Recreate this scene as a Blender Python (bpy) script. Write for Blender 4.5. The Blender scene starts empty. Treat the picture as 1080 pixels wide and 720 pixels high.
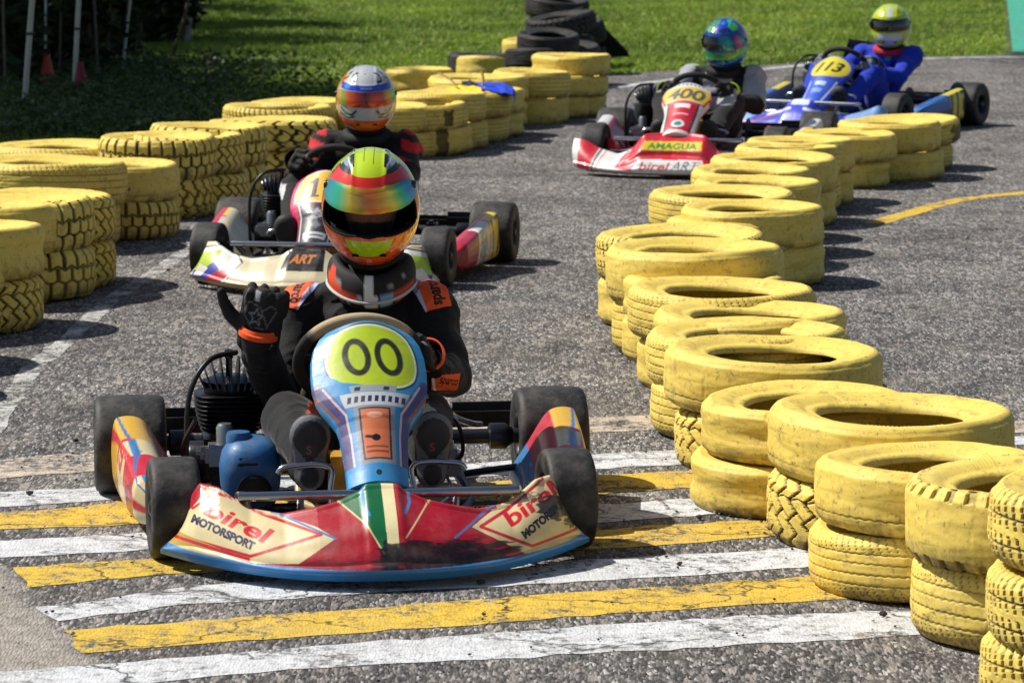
import bpy, bmesh, math, random
import numpy as np
from mathutils import Vector, Matrix, Euler, noise as mnoise
from mathutils.bvhtree import BVHTree
R=math.radians; PI=math.pi
rng=np.random.default_rng(7); random.seed(7)
sc=bpy.context.scene; COL=sc.collection
CAMH=1.85; FPX=3700.0; HORY=-170.0
TH=math.atan((360-HORY)/FPX)
def ray(px,py):
    x=(px-540)/FPX; v=(360-py)/FPX
    return np.array([x,math.cos(TH)+v*math.sin(TH),-math.sin(TH)+v*math.cos(TH)])
def G(px,py,z=0.0):            # point of a survey line of sight at height z
    d=ray(px,py); t=(z-CAMH)/d[2]; return np.array([d[0]*t,d[1]*t,z])
def at(px,py,Y):               # point at distance Y
    d=ray(px,py); t=Y/d[1]; return np.array([d[0]*t,Y,CAMH+d[2]*t])
def lin(h):
    if not isinstance(h,str): return np.array(h[:3],float)
    h=h.lstrip('#'); c=np.array([int(h[i:i+2],16)/255 for i in (0,2,4)])
    return np.where(c<=.04045,c/12.92,((c+.055)/1.055)**2.4)
# ---------------------------------------------------------------- materials
def nt(m): m.use_nodes=True; return m.node_tree.nodes,m.node_tree.links
MATS={}
def pm(name,col='#808080',attr=False,rough=.5,metal=0,coat=0,bump=None,var=0,varscale=8,spec=.5,sheen=0,dust=0):
    if name in MATS: return MATS[name]
    m=bpy.data.materials.new(name); n,l=nt(m); b=n['Principled BSDF']
    b.inputs['Roughness'].default_value=rough; b.inputs['Metallic'].default_value=metal
    b.inputs['Coat Weight'].default_value=coat; b.inputs['Coat Roughness'].default_value=.06
    b.inputs['Specular IOR Level'].default_value=spec
    if sheen: b.inputs['Sheen Weight'].default_value=sheen
    tc=n.new('ShaderNodeTexCoord')
    if attr:
        a=n.new('ShaderNodeAttribute'); a.attribute_name='Col'; src=a.outputs['Color']
    else:
        a=n.new('ShaderNodeRGB'); c=lin(col); a.outputs[0].default_value=(*c,1); src=a.outputs[0]
    if var:
        nz=n.new('ShaderNodeTexNoise'); nz.inputs['Scale'].default_value=varscale; nz.inputs['Detail'].default_value=6
        l.new(tc.outputs['Object'],nz.inputs['Vector'])
        mr=n.new('ShaderNodeMapRange'); mr.inputs[3].default_value=1-var; mr.inputs[4].default_value=1+var
        mr.inputs[1].default_value=.3; mr.inputs[2].default_value=.7
        l.new(nz.outputs['Fac'],mr.inputs[0])
        mx=n.new('ShaderNodeVectorMath'); mx.operation='SCALE'; l.new(src,mx.inputs[0]); l.new(mr.outputs[0],mx.inputs['Scale']); src=mx.outputs[0]
    if dust:
        nz=n.new('ShaderNodeTexNoise'); nz.inputs['Scale'].default_value=14; nz.inputs['Detail'].default_value=8; nz.inputs['Roughness'].default_value=.7
        l.new(tc.outputs['Object'],nz.inputs['Vector'])
        mr=n.new('ShaderNodeMapRange'); mr.inputs[1].default_value=.45; mr.inputs[2].default_value=.75; mr.inputs[4].default_value=dust
        l.new(nz.outputs['Fac'],mr.inputs[0])
        mx=n.new('ShaderNodeMix'); mx.data_type='RGBA'; l.new(mr.outputs[0],mx.inputs[0]); l.new(src,mx.inputs[6]); mx.inputs[7].default_value=(.23,.2,.17,1); src=mx.outputs[2]
        ad=n.new('ShaderNodeMath'); ad.operation='MULTIPLY_ADD'; l.new(mr.outputs[0],ad.inputs[0]); ad.inputs[1].default_value=.5; ad.inputs[2].default_value=rough; l.new(ad.outputs[0],b.inputs['Roughness'])
    l.new(src,b.inputs['Base Color'])
    if bump:
        nz=n.new('ShaderNodeTexNoise'); nz.inputs['Scale'].default_value=bump[0]; nz.inputs['Detail'].default_value=5
        l.new(tc.outputs['Object'],nz.inputs['Vector'])
        bp=n.new('ShaderNodeBump'); bp.inputs['Strength'].default_value=bump[1]; bp.inputs['Distance'].default_value=.004 if len(bump)<3 else bump[2]
        l.new(nz.outputs['Fac'],bp.inputs['Height']); l.new(bp.outputs['Normal'],b.inputs['Normal'])
    MATS[name]=m; return m
# ---------------------------------------------------------------- mesh builder
class MB:
    def __init__(s): s.V=[];s.F=[];s.M=[];s.C=[];s.n=0
    def add(s,V,F,mi=0,col=None,M=None):
        V=np.asarray(V,float).reshape(-1,3)
        if M is not None:
            A=np.array(M); V=V@A[:3,:3].T+A[:3,3]
        fs={}
        if isinstance(F,np.ndarray): fs[F.shape[1]]=F
        else:
            for f in F: fs.setdefault(len(f),[]).append(f)
        for k,a in fs.items():
            a=np.asarray(a,int)+s.n; s.F.append(a); s.M.append(np.full(len(a),mi))
        s.V.append(V)
        if col is None: c=np.ones((len(V),3))*.5
        else:
            c=lin(col) if isinstance(col,str) else np.asarray(col,float)
            c=np.broadcast_to(c,(len(V),3))
        s.C.append(c); s.n+=len(V); return s
    def grid(s,P,cu=False,cv=False,mi=0,col=None,M=None,flip=False,keep=None):
        P=np.asarray(P,float); nu,nv=P.shape[:2]
        I=np.arange(nu*nv).reshape(nu,nv)
        a=I if not cu else np.vstack([I,I[:1]])
        a=a if not cv else np.hstack([a,a[:,:1]])
        q=np.stack([a[:-1,:-1],a[1:,:-1],a[1:,1:],a[:-1,1:]],-1)
        if keep is not None: q=q[keep]
        q=q.reshape(-1,4)
        if flip: q=q[:,::-1]
        if col is not None and not isinstance(col,str): col=np.asarray(col).reshape(-1,3) if np.asarray(col).ndim>1 else col
        return s.add(P.reshape(-1,3),q,mi,col,M)
    def box(s,c,size,rot=(0,0,0),bev=.004,mi=0,col=None,M=None,seg=2):
        bm=bmesh.new(); bmesh.ops.create_cube(bm,size=1)
        for v in bm.verts: v.co=Vector((v.co.x*size[0],v.co.y*size[1],v.co.z*size[2]))
        if bev>0: bmesh.ops.bevel(bm,geom=bm.edges[:],offset=min(bev,min(size)*.45),segments=seg,affect='EDGES')
        T=Matrix.Translation(c)@Euler(rot).to_matrix().to_4x4()
        if M is not None: T=Matrix(np.array(M).tolist())@T
        bm.verts.ensure_lookup_table(); bm.verts.index_update()
        V=[tuple(T@v.co) for v in bm.verts]; F=[[v.index for v in f.verts] for f in bm.faces]; bm.free()
        return s.add(V,F,mi,col)
    def tube(s,pts,r,seg=10,closed=False,mi=0,col=None,M=None,caps=True,sm=0):
        P=np.asarray(pts,float)
        if sm: P=smooth_path(P,sm,closed)
        n=len(P); r=np.interp(np.linspace(0,1,n),np.linspace(0,1,len(r)),r) if np.ndim(r) else np.full(n,r)
        if closed: T=np.roll(P,-1,0)-np.roll(P,1,0)
        else:
            T=np.gradient(P,axis=0)
        T/=np.linalg.norm(T,axis=1)[:,None]+1e-12
        up=np.array([0,0,1.]) if abs(T[0][2])<.9 else np.array([1.,0,0])
        N=np.cross(T[0],up); N/=np.linalg.norm(N); A=np.linspace(0,2*PI,seg,endpoint=False); rings=[]
        for i in range(n):
            N=N-T[i]*np.dot(N,T[i]); N/=np.linalg.norm(N); B=np.cross(T[i],N)
            rings.append(P[i]+r[i]*(np.cos(A)[:,None]*N+np.sin(A)[:,None]*B))
        rings=np.array(rings)
        base=s.n
        s.grid(rings,cu=closed,cv=True,mi=mi,col=col,M=M)
        if caps and not closed:
            s.add(rings[0],[list(range(seg))[::-1]],mi,col,M); s.add(rings[-1],[list(range(seg))],mi,col,M)
        return s
    def lathe(s,prof,seg=32,M=None,mi=0,col=None,closed=False,sq=0):
        p=np.asarray(prof,float); A=np.linspace(0,2*PI,seg,endpoint=False)
        k=np.ones(seg)
        if sq: k=(np.abs(np.cos(A))**sq+np.abs(np.sin(A))**sq)**(-1/sq)
        X=np.stack([np.outer(np.cos(A)*k,p[:,0]),np.outer(np.sin(A)*k,p[:,0]),np.outer(np.ones(seg),p[:,1])],-1)
        c=col
        if col is not None and not isinstance(col,str) and np.ndim(col)==2: c=np.broadcast_to(np.asarray(col)[None],(seg,len(p),3))
        return s.grid(X,cu=True,cv=closed,mi=mi,col=c,M=M)
    def ell(s,c,r,rot=(0,0,0),seg=20,mi=0,col=None,M=None):
        ph=np.linspace(-PI/2,PI/2,seg//2+1); th=np.linspace(0,2*PI,seg,endpoint=False)
        X=np.stack([np.outer(np.cos(th),np.cos(ph))*r[0],np.outer(np.sin(th),np.cos(ph))*r[1],np.outer(np.ones(seg),np.sin(ph))*r[2]],-1)
        T=np.array(Matrix.Translation(Vector(c))@Euler(rot).to_matrix().to_4x4())
        if M is not None: T=np.array(M)@T
        return s.grid(X,cu=True,mi=mi,col=col,M=T)
    def cap(s,a,b,ra,rb,seg=14,flat=(1,1),mi=0,col=None):   # tapered capsule
        a=np.asarray(a,float);b=np.asarray(b,float);d=b-a;L=np.linalg.norm(d)+1e-9
        z=Vector(d/L); q=z.to_track_quat('Z','Y').to_matrix().to_4x4(); T=np.array(Matrix.Translation(Vector(a))@q)
        k=5; t=np.linspace(-PI/2,0,k); pr=[(ra*math.cos(x)+1e-5,ra*math.sin(x)) for x in t]+[(rb*math.cos(x)+1e-5,L+rb*math.sin(x)) for x in np.linspace(0,PI/2,k)]
        pr=np.array(pr);A=np.linspace(0,2*PI,seg,endpoint=False)
        X=np.stack([np.outer(np.cos(A),pr[:,0])*flat[0],np.outer(np.sin(A),pr[:,0])*flat[1],np.outer(np.ones(seg),pr[:,1])],-1)
        return s.grid(X,cu=True,mi=mi,col=col,M=T)
    def prism(s,poly,t,M=None,mi=0,col=None):   # polygon in xy, thickness t in z
        n=len(poly); V=[(x,y,0) for x,y in poly]+[(x,y,t) for x,y in poly]
        F=[list(range(n))[::-1],list(range(n,2*n))]+[[i,(i+1)%n,n+(i+1)%n,n+i] for i in range(n)]
        return s.add(V,F,mi,col,M)
    def mesh(s,name,mats,smooth=True,ang=40):
        V=np.concatenate(s.V); C=np.concatenate(s.C)
        me=bpy.data.meshes.new(name); me.vertices.add(len(V)); me.vertices.foreach_set('co',V.ravel())
        loops=np.concatenate([f.ravel() for f in s.F]); tot=np.concatenate([np.full(len(f),f.shape[1]) for f in s.F])
        st=np.concatenate([[0],np.cumsum(tot)[:-1]])
        me.loops.add(len(loops)); me.loops.foreach_set('vertex_index',loops.astype(np.int32))
        me.polygons.add(len(tot)); me.polygons.foreach_set('loop_start',st.astype(np.int32)); me.polygons.foreach_set('loop_total',tot.astype(np.int32))
        me.polygons.foreach_set('material_index',np.concatenate(s.M).astype(np.int32))
        me.polygons.foreach_set('use_smooth',np.full(len(tot),smooth))
        ca=me.color_attributes.new('Col','FLOAT_COLOR','POINT'); ca.data.foreach_set('color',np.hstack([C,np.ones((len(C),1))]).ravel().astype(np.float32))
        me.update(calc_edges=True); me.validate()
        for m in (mats if isinstance(mats,(list,tuple)) else [mats]): me.materials.append(m)
        if smooth and ang: me.set_sharp_from_angle(angle=R(ang))
        return me
    def build(s,name,mats,parent=None,smooth=True,ang=40,loc=None,rot=None):
        o=bpy.data.objects.new(name,s.mesh(name,mats,smooth,ang)); COL.objects.link(o)
        if parent: o.parent=parent
        if loc is not None: o.location=loc
        if rot is not None: o.rotation_euler=rot
        return o
def smooth_path(P,k,closed=False):
    n=len(P); out=[]; idx=lambda i:P[i%n] if closed else P[min(max(i,0),n-1)]
    for i in range(n if closed else n-1):
        p0,p1,p2,p3=idx(i-1),idx(i),idx(i+1),idx(i+2)
        for j in range(k):
            t=j/k; out.append(.5*((2*p1)+(-p0+p2)*t+(2*p0-5*p1+4*p2-p3)*t*t+(-p0+3*p1-3*p2+p3)*t**3))
    if not closed: out.append(P[-1])
    return np.array(out)
def tag(o,label=None,cat=None,group=None,kind=None):
    for k,v in (('label',label),('category',cat),('group',group),('kind',kind)):
        if v: o[k]=v
    return o
def empty(name,loc,rz=0,label=None,cat=None,group=None):
    o=bpy.data.objects.new(name,None); o.empty_display_size=.1; COL.objects.link(o); o.location=loc; o.rotation_euler=(0,0,rz)
    return tag(o,label,cat,group)
# ---------------------------------------------------------------- lettering rasters (vector font -> sampled mask)
_TB={}
def text_bmp(s,shear=0,bold=0,res=72):
    k=(s,shear,bold)
    if k in _TB: return _TB[k]
    cu=bpy.data.curves.new('t','FONT'); cu.body=s; cu.size=1; cu.shear=shear; cu.offset=bold; cu.resolution_u=6
    ob=bpy.data.objects.new('t',cu); COL.objects.link(ob); dg=bpy.context.evaluated_depsgraph_get(); dg.update()
    me=ob.evaluated_get(dg).to_mesh(); me.calc_loop_triangles()
    V=np.array([v.co[:2] for v in me.vertices]); T=np.array([t.vertices[:] for t in me.loop_triangles])
    ob.evaluated_get(dg).to_mesh_clear(); bpy.data.objects.remove(ob); bpy.data.curves.remove(cu)
    mn=V.min(0); mx=V.max(0); h=mx[1]-mn[1]; V=(V-mn)/h; w=V[:,0].max()
    W,Hh=int(w*res)+5,res+5; B=np.zeros((Hh,W)); P=V*res+2
    for t in T:
        a,b,c=P[t]; x0,x1=int(min(a[0],b[0],c[0])),int(max(a[0],b[0],c[0]))+1; y0,y1=int(min(a[1],b[1],c[1])),int(max(a[1],b[1],c[1]))+1
        X,Y=np.meshgrid(np.arange(x0,x1+1),np.arange(y0,y1+1))
        e=lambda p,q:(q[0]-p[0])*(Y-p[1])-(q[1]-p[1])*(X-p[0])
        e1,e2,e3=e(a,b),e(b,c),e(c,a); m=((e1>=0)&(e2>=0)&(e3>=0))|((e1<=0)&(e2<=0)&(e3<=0))
        ys=np.clip(Y,0,Hh-1); xs=np.clip(X,0,W-1); B[ys[m],xs[m]]=1
    B=(B+np.roll(B,1,0)+np.roll(B,-1,0)+np.roll(B,1,1)+np.roll(B,-1,1))/5
    _TB[k]=(B,w,res); return _TB[k]
class Paint:
    """colours laid on a surface in its own design coordinates (X right, Y up)"""
    def __init__(s,X,Y,base): s.X=np.asarray(X,float); s.Y=np.asarray(Y,float); s.C=np.zeros(s.X.shape+(3,))+lin(base)
    def mask(s,m,c,a=1):
        m=np.asarray(m,float)[...,None]*a; s.C=s.C*(1-m)+lin(c)*m; return s
    def inside(s,poly):
        m=np.zeros(s.X.shape,bool); n=len(poly)
        for i in range(n):
            x1,y1=poly[i];x2,y2=poly[(i+1)%n]
            if y1==y2: continue
            c=((y1>s.Y)!=(y2>s.Y))&(s.X<(x2-x1)*(s.Y-y1)/(y2-y1)+x1); m^=c
        return m
    def poly(s,poly,c,a=1): return s.mask(s.inside(poly),c,a)
    def dist(s,pts,closed=False):
        d=np.full(s.X.shape,1e9); pts=list(pts)+([pts[0]] if closed else [])
        for (x1,y1),(x2,y2) in zip(pts[:-1],pts[1:]):
            dx,dy=x2-x1,y2-y1; t=np.clip(((s.X-x1)*dx+(s.Y-y1)*dy)/(dx*dx+dy*dy+1e-12),0,1)
            d=np.minimum(d,np.hypot(s.X-x1-t*dx,s.Y-y1-t*dy))
        return d
    def line(s,pts,w,c,closed=False,a=1): return s.mask(np.clip((w/2-s.dist(pts,closed))/(w*.25)+.5,0,1),c,a)
    def ellipse(s,cx,cy,rx,ry,c,a=1): return s.mask(((s.X-cx)/rx)**2+((s.Y-cy)/ry)**2<1,c,a)
    def text(s,t,x,y,h,c,ang=0,shear=0,bold=0,w=None,a=1):
        B,tw,res=text_bmp(t,shear,bold); k=1 if w is None else w/(tw*h)
        ca,sa=math.cos(R(ang)),math.sin(R(ang)); dx=s.X-x; dy=s.Y-y
        U=(dx*ca+dy*sa)/h/k*res+2; V=(-dx*sa+dy*ca)/h*res+2
        ok=(U>=0)&(U<B.shape[1]-1.01)&(V>=0)&(V<B.shape[0]-1.01)
        U=np.clip(U,0,B.shape[1]-1.01);V=np.clip(V,0,B.shape[0]-1.01);u=U.astype(int);v=V.astype(int);fu=U-u;fv=V-v
        m=B[v,u]*(1-fu)*(1-fv)+B[v,u+1]*fu*(1-fv)+B[v+1,u]*(1-fu)*fv+B[v+1,u+1]*fu*fv
        return s.mask(np.where(ok,m,0),c,a)
    def scuff(s,cx,cy,rx,ry,c,seed=0,f=3.0,thr=.1,a=1):
        X=(s.X-cx)/rx;Y=(s.Y-cy)/ry
        nz=sum(np.sin(f*k*X*1.3+seed*k+2*np.sin(f*k*Y*.9+seed))*np.cos(f*k*Y*1.7+seed*2+k)/k for k in (1,2,3.3))
        return s.mask(np.clip(((1-X*X-Y*Y)+nz*.45-thr)*4,0,1),c,a)
def vnoise(X,Y,seed=0):
    return sum(np.sin(X*k+seed*1.3+1.7*np.sin(Y*k*.8+seed))*np.cos(Y*k*1.1+seed*.7+1.3*np.sin(X*k*.6))/k for k in (1,2.1,4.3))
def remesh(mb,voxel,smooth_it=4,fac=.5):
    """fuse overlapping closed forms into one continuous skin"""
    me=mb.mesh('tmp',[]); o=bpy.data.objects.new('tmp',me); COL.objects.link(o)
    r=o.modifiers.new('r','REMESH'); r.mode='VOXEL'; r.voxel_size=voxel
    if smooth_it:
        m=o.modifiers.new('s','SMOOTH'); m.factor=fac; m.iterations=smooth_it
    dg=bpy.context.evaluated_depsgraph_get(); dg.update(); e=o.evaluated_get(dg); m2=e.to_mesh()
    V=np.zeros(len(m2.vertices)*3); m2.vertices.foreach_get('co',V); V=V.reshape(-1,3)
    N=np.zeros(len(m2.vertices)*3); m2.vertices.foreach_get('normal',N); N=N.reshape(-1,3)
    L=np.zeros(len(m2.loops),np.int32); m2.loops.foreach_get('vertex_index',L)
    T=np.zeros(len(m2.polygons),np.int32); m2.polygons.foreach_get('loop_total',T)
    st=np.concatenate([[0],np.cumsum(T)[:-1]]); F=[]
    for k in np.unique(T):
        s=st[T==k]; F.append(L[s[:,None]+np.arange(k)[None]])
    e.to_mesh_clear(); bpy.data.objects.remove(o); bpy.data.meshes.remove(me)
    return V,N,F
def skin_obj(name,V,F,C,mat,parent,loc=None):
    mb=MB(); mb.V=[V]; mb.C=[C]; mb.n=len(V)
    for f in F: mb.F.append(f); mb.M.append(np.zeros(len(f)))
    return mb.build(name,mat,parent,ang=0,loc=loc)
def bvh(V,F): return BVHTree.FromPolygons([tuple(v) for v in V],[tuple(int(i) for i in q) for f in F for q in f])
def decal(tree,c,nrm,up,w,h,nx,ny,off=.0025,back=.15):
    """grid of points cast onto a body surface; returns P (nx,ny,3) and design coords"""
    c=np.asarray(c,float);n=np.asarray(nrm,float);n/=np.linalg.norm(n);u=np.asarray(up,float);u-=n*np.dot(u,n);u/=np.linalg.norm(u);r=np.cross(u,n)
    X,Y=np.meshgrid(np.linspace(-w/2,w/2,nx),np.linspace(-h/2,h/2,ny),indexing='ij'); P=np.zeros((nx,ny,3)); ok=np.ones((nx,ny),bool)
    for i in range(nx):
        for j in range(ny):
            o=c+r*X[i,j]+u*Y[i,j]+n*back; hit=tree.ray_cast(Vector(o),Vector(-n),back*2.2)
            if hit[0] is None: P[i,j]=o-n*back; ok[i,j]=False
            else: P[i,j]=np.array(hit[0])+np.array(hit[1])*off
    keep=ok[:-1,:-1]&ok[1:,:-1]&ok[1:,1:]&ok[:-1,1:]
    return P,X,Y,keep
# ================================================================ camera, light
cam=bpy.data.cameras.new('camera'); co=bpy.data.objects.new('camera',cam); COL.objects.link(co)
co.location=(0,0,CAMH); co.rotation_euler=(PI/2-TH,0,0); cam.sensor_width=36; cam.lens=FPX/1080*36; cam.clip_end=600; cam.clip_start=.1
cam.dof.use_dof=True; cam.dof.focus_distance=9.4; cam.dof.aperture_fstop=11
sc.camera=co
SUN_EL=R(51)          # the sun stands to the left, a little beyond the karts
sd=np.array([math.cos(SUN_EL)*-math.cos(R(16)),math.cos(SUN_EL)*math.sin(R(16)),math.sin(SUN_EL)])   # towards the sun
w=bpy.data.worlds.new('World'); sc.world=w; w.use_nodes=True; n=w.node_tree.nodes; l=w.node_tree.links
sky=n.new('ShaderNodeTexSky'); sky.sky_type='NISHITA'; sky.sun_disc=False; sky.sun_elevation=SUN_EL; sky.sun_rotation=math.atan2(sd[0],sd[1]); sky.air_density=1; sky.dust_density=1.5
l.new(sky.outputs[0],n['Background'].inputs[0]); n['Background'].inputs[1].default_value=.068
su=bpy.data.lights.new('sun','SUN'); su.energy=4.9; su.angle=R(.53); su.color=(1,.955,.87)
so=bpy.data.objects.new('sun',su); COL.objects.link(so); so.rotation_euler=Vector(-sd).to_track_quat('-Z','Y').to_euler()
vs=sc.view_settings; vs.view_transform='Standard'; vs.look='None'; vs.gamma=1; vs.use_curve_mapping=False; vs.exposure=.22
sc.cycles.samples=160; sc.cycles.max_bounces=6
# ================================================================ ground materials
def ground_mat(name,paint=None,wear=.5,light=.86,crack=.6,dirt=.5,dust=0,zone=None):
    m=bpy.data.materials.new(name); n,l=nt(m); b=n['Principled BSDF']; b.inputs['Roughness'].default_value=.88; b.inputs['Specular IOR Level'].default_value=.3
    tc=n.new('ShaderNodeTexCoord'); O=tc.outputs['Object']
    def nz(sc_,det=4,rough=.6,dist=0):
        q=n.new('ShaderNodeTexNoise'); q.inputs['Scale'].default_value=sc_; q.inputs['Detail'].default_value=det; q.inputs['Roughness'].default_value=rough; q.inputs['Distortion'].default_value=dist; l.new(O,q.inputs['Vector']); return q
    def mr(src,a,bb,c=0,d=1):
        q=n.new('ShaderNodeMapRange'); q.inputs[1].default_value=a;q.inputs[2].default_value=bb;q.inputs[3].default_value=c;q.inputs[4].default_value=d; l.new(src,q.inputs[0]); return q.outputs[0]
    def mix(f,a,bb,blend='MIX'):
        q=n.new('ShaderNodeMix'); q.data_type='RGBA'; q.blend_type=blend
        if isinstance(f,(int,float)): q.inputs[0].default_value=f
        else: l.new(f,q.inputs[0])
        for s,i in ((a,6),(bb,7)):
            if isinstance(s,tuple): q.inputs[i].default_value=(*s,1)
            else: l.new(s,q.inputs[i])
        return q.outputs[2]
    def mth(op,a,bb):
        q=n.new('ShaderNodeMath'); q.operation=op
        for s,i in ((a,0),(bb,1)):
            if isinstance(s,(int,float)): q.inputs[i].default_value=s
            else: l.new(s,q.inputs[i])
        return q.outputs[0]
    mpv=n.new('ShaderNodeMapping'); mpv.inputs['Scale'].default_value=(1,.27,1); mpv.inputs['Rotation'].default_value=(0,0,.12); l.new(O,mpv.inputs['Vector']); v=n.new('ShaderNodeTexVoronoi'); v.inputs['Scale'].default_value=150; l.new(mpv.outputs[0],v.inputs['Vector'])
    sp=n.new('ShaderNodeSeparateColor'); l.new(v.outputs['Color'],sp.inputs[0])
    rp=n.new('ShaderNodeValToRGB'); l.new(sp.outputs[0],rp.inputs[0]); e=rp.color_ramp.elements
    L=light
    e[0].position=0; e[0].color=(.045*L,.045*L,.046*L,1); e[1].position=1; e[1].color=(.48*L,.47*L,.46*L,1)
    for p,c in ((.35,(.08,.079,.080)),(.62,(.145,.142,.142)),(.85,(.24,.235,.23))):
        q=e.new(p); q.color=(c[0]*L,c[1]*L,c[2]*L,1)
    v2=n.new('ShaderNodeTexVoronoi'); v2.inputs['Scale'].default_value=62; l.new(mpv.outputs[0],v2.inputs['Vector'])
    s2=n.new('ShaderNodeSeparateColor'); l.new(v2.outputs['Color'],s2.inputs[0])
    col=mix(mr(s2.outputs[1],.86,.93,0,.8),rp.outputs[0],(.34*L,.31*L,.28*L))
    col=mix(mr(s2.outputs[0],.0,.12,.75,0),col,(.035,.033,.033))
    big=nz(1.3,6,.65); col=mix(1.0,col,mix(mr(big.outputs['Fac'],.3,.7),(.52,.5,.5),(1.34,1.33,1.31)),'MULTIPLY')
    med=nz(9,5,.7); col=mix(1.0,col,mix(mr(med.outputs['Fac'],.3,.7),(.72,.72,.73),(1.22,1.2,1.17)),'MULTIPLY')
    hgt=v.outputs['Distance']
    if zone:
        def dot(a_,c_):
            q=n.new('ShaderNodeVectorMath'); q.operation='DOT_PRODUCT'; l.new(O,q.inputs[0]); q.inputs[1].default_value=(a_[0],a_[1],0); r=n.new('ShaderNodeMath'); r.operation='ADD'; l.new(q.outputs['Value'],r.inputs[0]); r.inputs[1].default_value=c_; return r.outputs[0]
        ez=nz(6,8,.75); ez2=nz(1.5,3,.5)
        wob=mth('ADD',mth('MULTIPLY',mth('SUBTRACT',ez.outputs['Fac'],.5),.22),mth('MULTIPLY',mth('SUBTRACT',ez2.outputs['Fac'],.5),.15))
        mk=mth('MINIMUM',mr(mth('ADD',dot(*zone[0]),wob),-.02,.05),mr(mth('ADD',dot(*zone[1]),wob),-.02,.05))
        tone=mix(mr(nz(20,8,.8).outputs['Fac'],.35,.65),(.17,.15,.13),(.44,.40,.35))
        col=mix(mth('MULTIPLY',mk,mr(med.outputs['Fac'],.3,.5,.55,.95)),col,tone)
    # cracks
    dn=nz(2.2,5,.7); add=n.new('ShaderNodeVectorMath'); add.operation='MULTIPLY_ADD'; l.new(dn.outputs['Color'],add.inputs[0]); add.inputs[1].default_value=(.5,.5,0); l.new(O,add.inputs[2])
    cr=n.new('ShaderNodeTexVoronoi'); cr.feature='DISTANCE_TO_EDGE'; cr.inputs['Scale'].default_value=2.3; l.new(add.outputs[0],cr.inputs['Vector'])
    cr2=n.new('ShaderNodeTexVoronoi'); cr2.feature='DISTANCE_TO_EDGE'; cr2.inputs['Scale'].default_value=8; l.new(add.outputs[0],cr2.inputs['Vector'])
    gate=mr(nz(1.1,3,.5).outputs['Fac'],.48 if paint is None else .36,.56 if paint is None else .44); gate2=mr(nz(2.7,3,.5).outputs['Fac'],.5 if paint is None else .42,.6 if paint is None else .5)
    ck=mth('MAXIMUM',mth('MULTIPLY',mr(cr.outputs['Distance'],.0,.022,1,0),gate),mth('MULTIPLY',mr(cr2.outputs['Distance'],.0,.03,.45,0),gate2))
    if paint is not None:
        pc=tuple(lin(paint)); fine=nz(30,6,.75); wr=nz(4,6,.7)
        keep=mr(mth('ADD',mth('MULTIPLY',fine.outputs['Fac'],.55),mth('MULTIPLY',wr.outputs['Fac'],.6)),.47+(wear-.5)*.18,.52+(wear-.5)*.18+.05)
        tone=mix(mr(nz(16,6,.7).outputs['Fac'],.3,.75),tuple(x*.72 for x in pc),tuple(min(x*1.12,.9) for x in pc))
        stone=mr(sp.outputs[0],.0,.3,.35,0); tone=mix(mth('MULTIPLY',stone,wear),tone,(.2,.19,.18))
        col=mix(keep,col,tone)
    col=mix(mth('MULTIPLY',ck,crack),col,(.03,.028,.026))
    if dirt:
        dm=nz(.7,7,.75,.6); col=mix(mr(dm.outputs['Fac'],.56,.72,0,dirt*.6),col,(.085,.07,.055))
    if dust:
        dm=nz(2.3,8,.78,.8); col=mix(mr(dm.outputs['Fac'],.47,.70,0,dust),col,(.30,.26,.21))
    l.new(col,b.inputs['Base Color'])
    bp=n.new('ShaderNodeBump'); bp.inputs['Strength'].default_value=.5 if paint is None else .25; bp.inputs['Distance'].default_value=.008
    hh=mth('SUBTRACT',mth('MULTIPLY',hgt,-1.0),mth('MULTIPLY',ck,.8)); l.new(hh,bp.inputs['Height']); l.new(bp.outputs[0],b.inputs['Normal'])
    return m
def grass_ground():
    m=bpy.data.materials.new('grass_soil'); n,l=nt(m); b=n['Principled BSDF']; b.inputs['Roughness'].default_value=.95
    tc=n.new('ShaderNodeTexCoord'); a=n.new('ShaderNodeTexNoise'); a.inputs['Scale'].default_value=2.5; a.inputs['Detail'].default_value=8; l.new(tc.outputs['Object'],a.inputs['Vector'])
    r=n.new('ShaderNodeValToRGB'); e=r.color_ramp.elements; e[0].position=.3; e[0].color=(.035,.05,.012,1); e[1].position=.72; e[1].color=(.11,.12,.035,1); q=e.new(.5); q.color=(.055,.085,.018,1)
    l.new(a.outputs['Fac'],r.inputs[0]); l.new(r.outputs[0],b.inputs['Base Color']); return m
def sheet(name,poly,z,mat,kind='structure',jit=0,step=.25,label=None):
    """flat sheet from a ground outline (xy list), its edge ragged by jit"""
    pts=[]; n_=len(poly)
    for i in range(n_):
        a=np.array(poly[i][:2],float); b=np.array(poly[(i+1)%n_][:2],float); k=max(1,int(np.linalg.norm(b-a)/step)) if jit else 1
        for j in range(k):
            p=a+(b-a)*j/k
            if jit: p=p+rng.normal(0,jit,2)
            pts.append((p[0],p[1]))
    bm=bmesh.new(); vs_=[bm.verts.new((x,y,z)) for x,y in pts]; f=bm.faces.new(vs_); bmesh.ops.triangulate(bm,faces=[f]); 
    for f in bm.faces:
        if f.normal.z<0: f.normal_flip()
    me=bpy.data.meshes.new(name); bm.to_mesh(me); bm.free(); me.materials.append(mat); o=bpy.data.objects.new(name,me); COL.objects.link(o); tag(o,kind=kind); return o
za,zb_=G(4,596),G(94,694); dz_=zb_-za; nn_=np.array([dz_[1],-dz_[0]])/math.hypot(dz_[0],dz_[1]); nn_=nn_ if nn_[0]<0 else -nn_
M_ASP=ground_mat('asphalt',crack=.5,dirt=1.0,light=.92,dust=.35,zone=((tuple(nn_),-float(nn_@za[:2])),((0,-1),float(G(0,590)[1]))))
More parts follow.
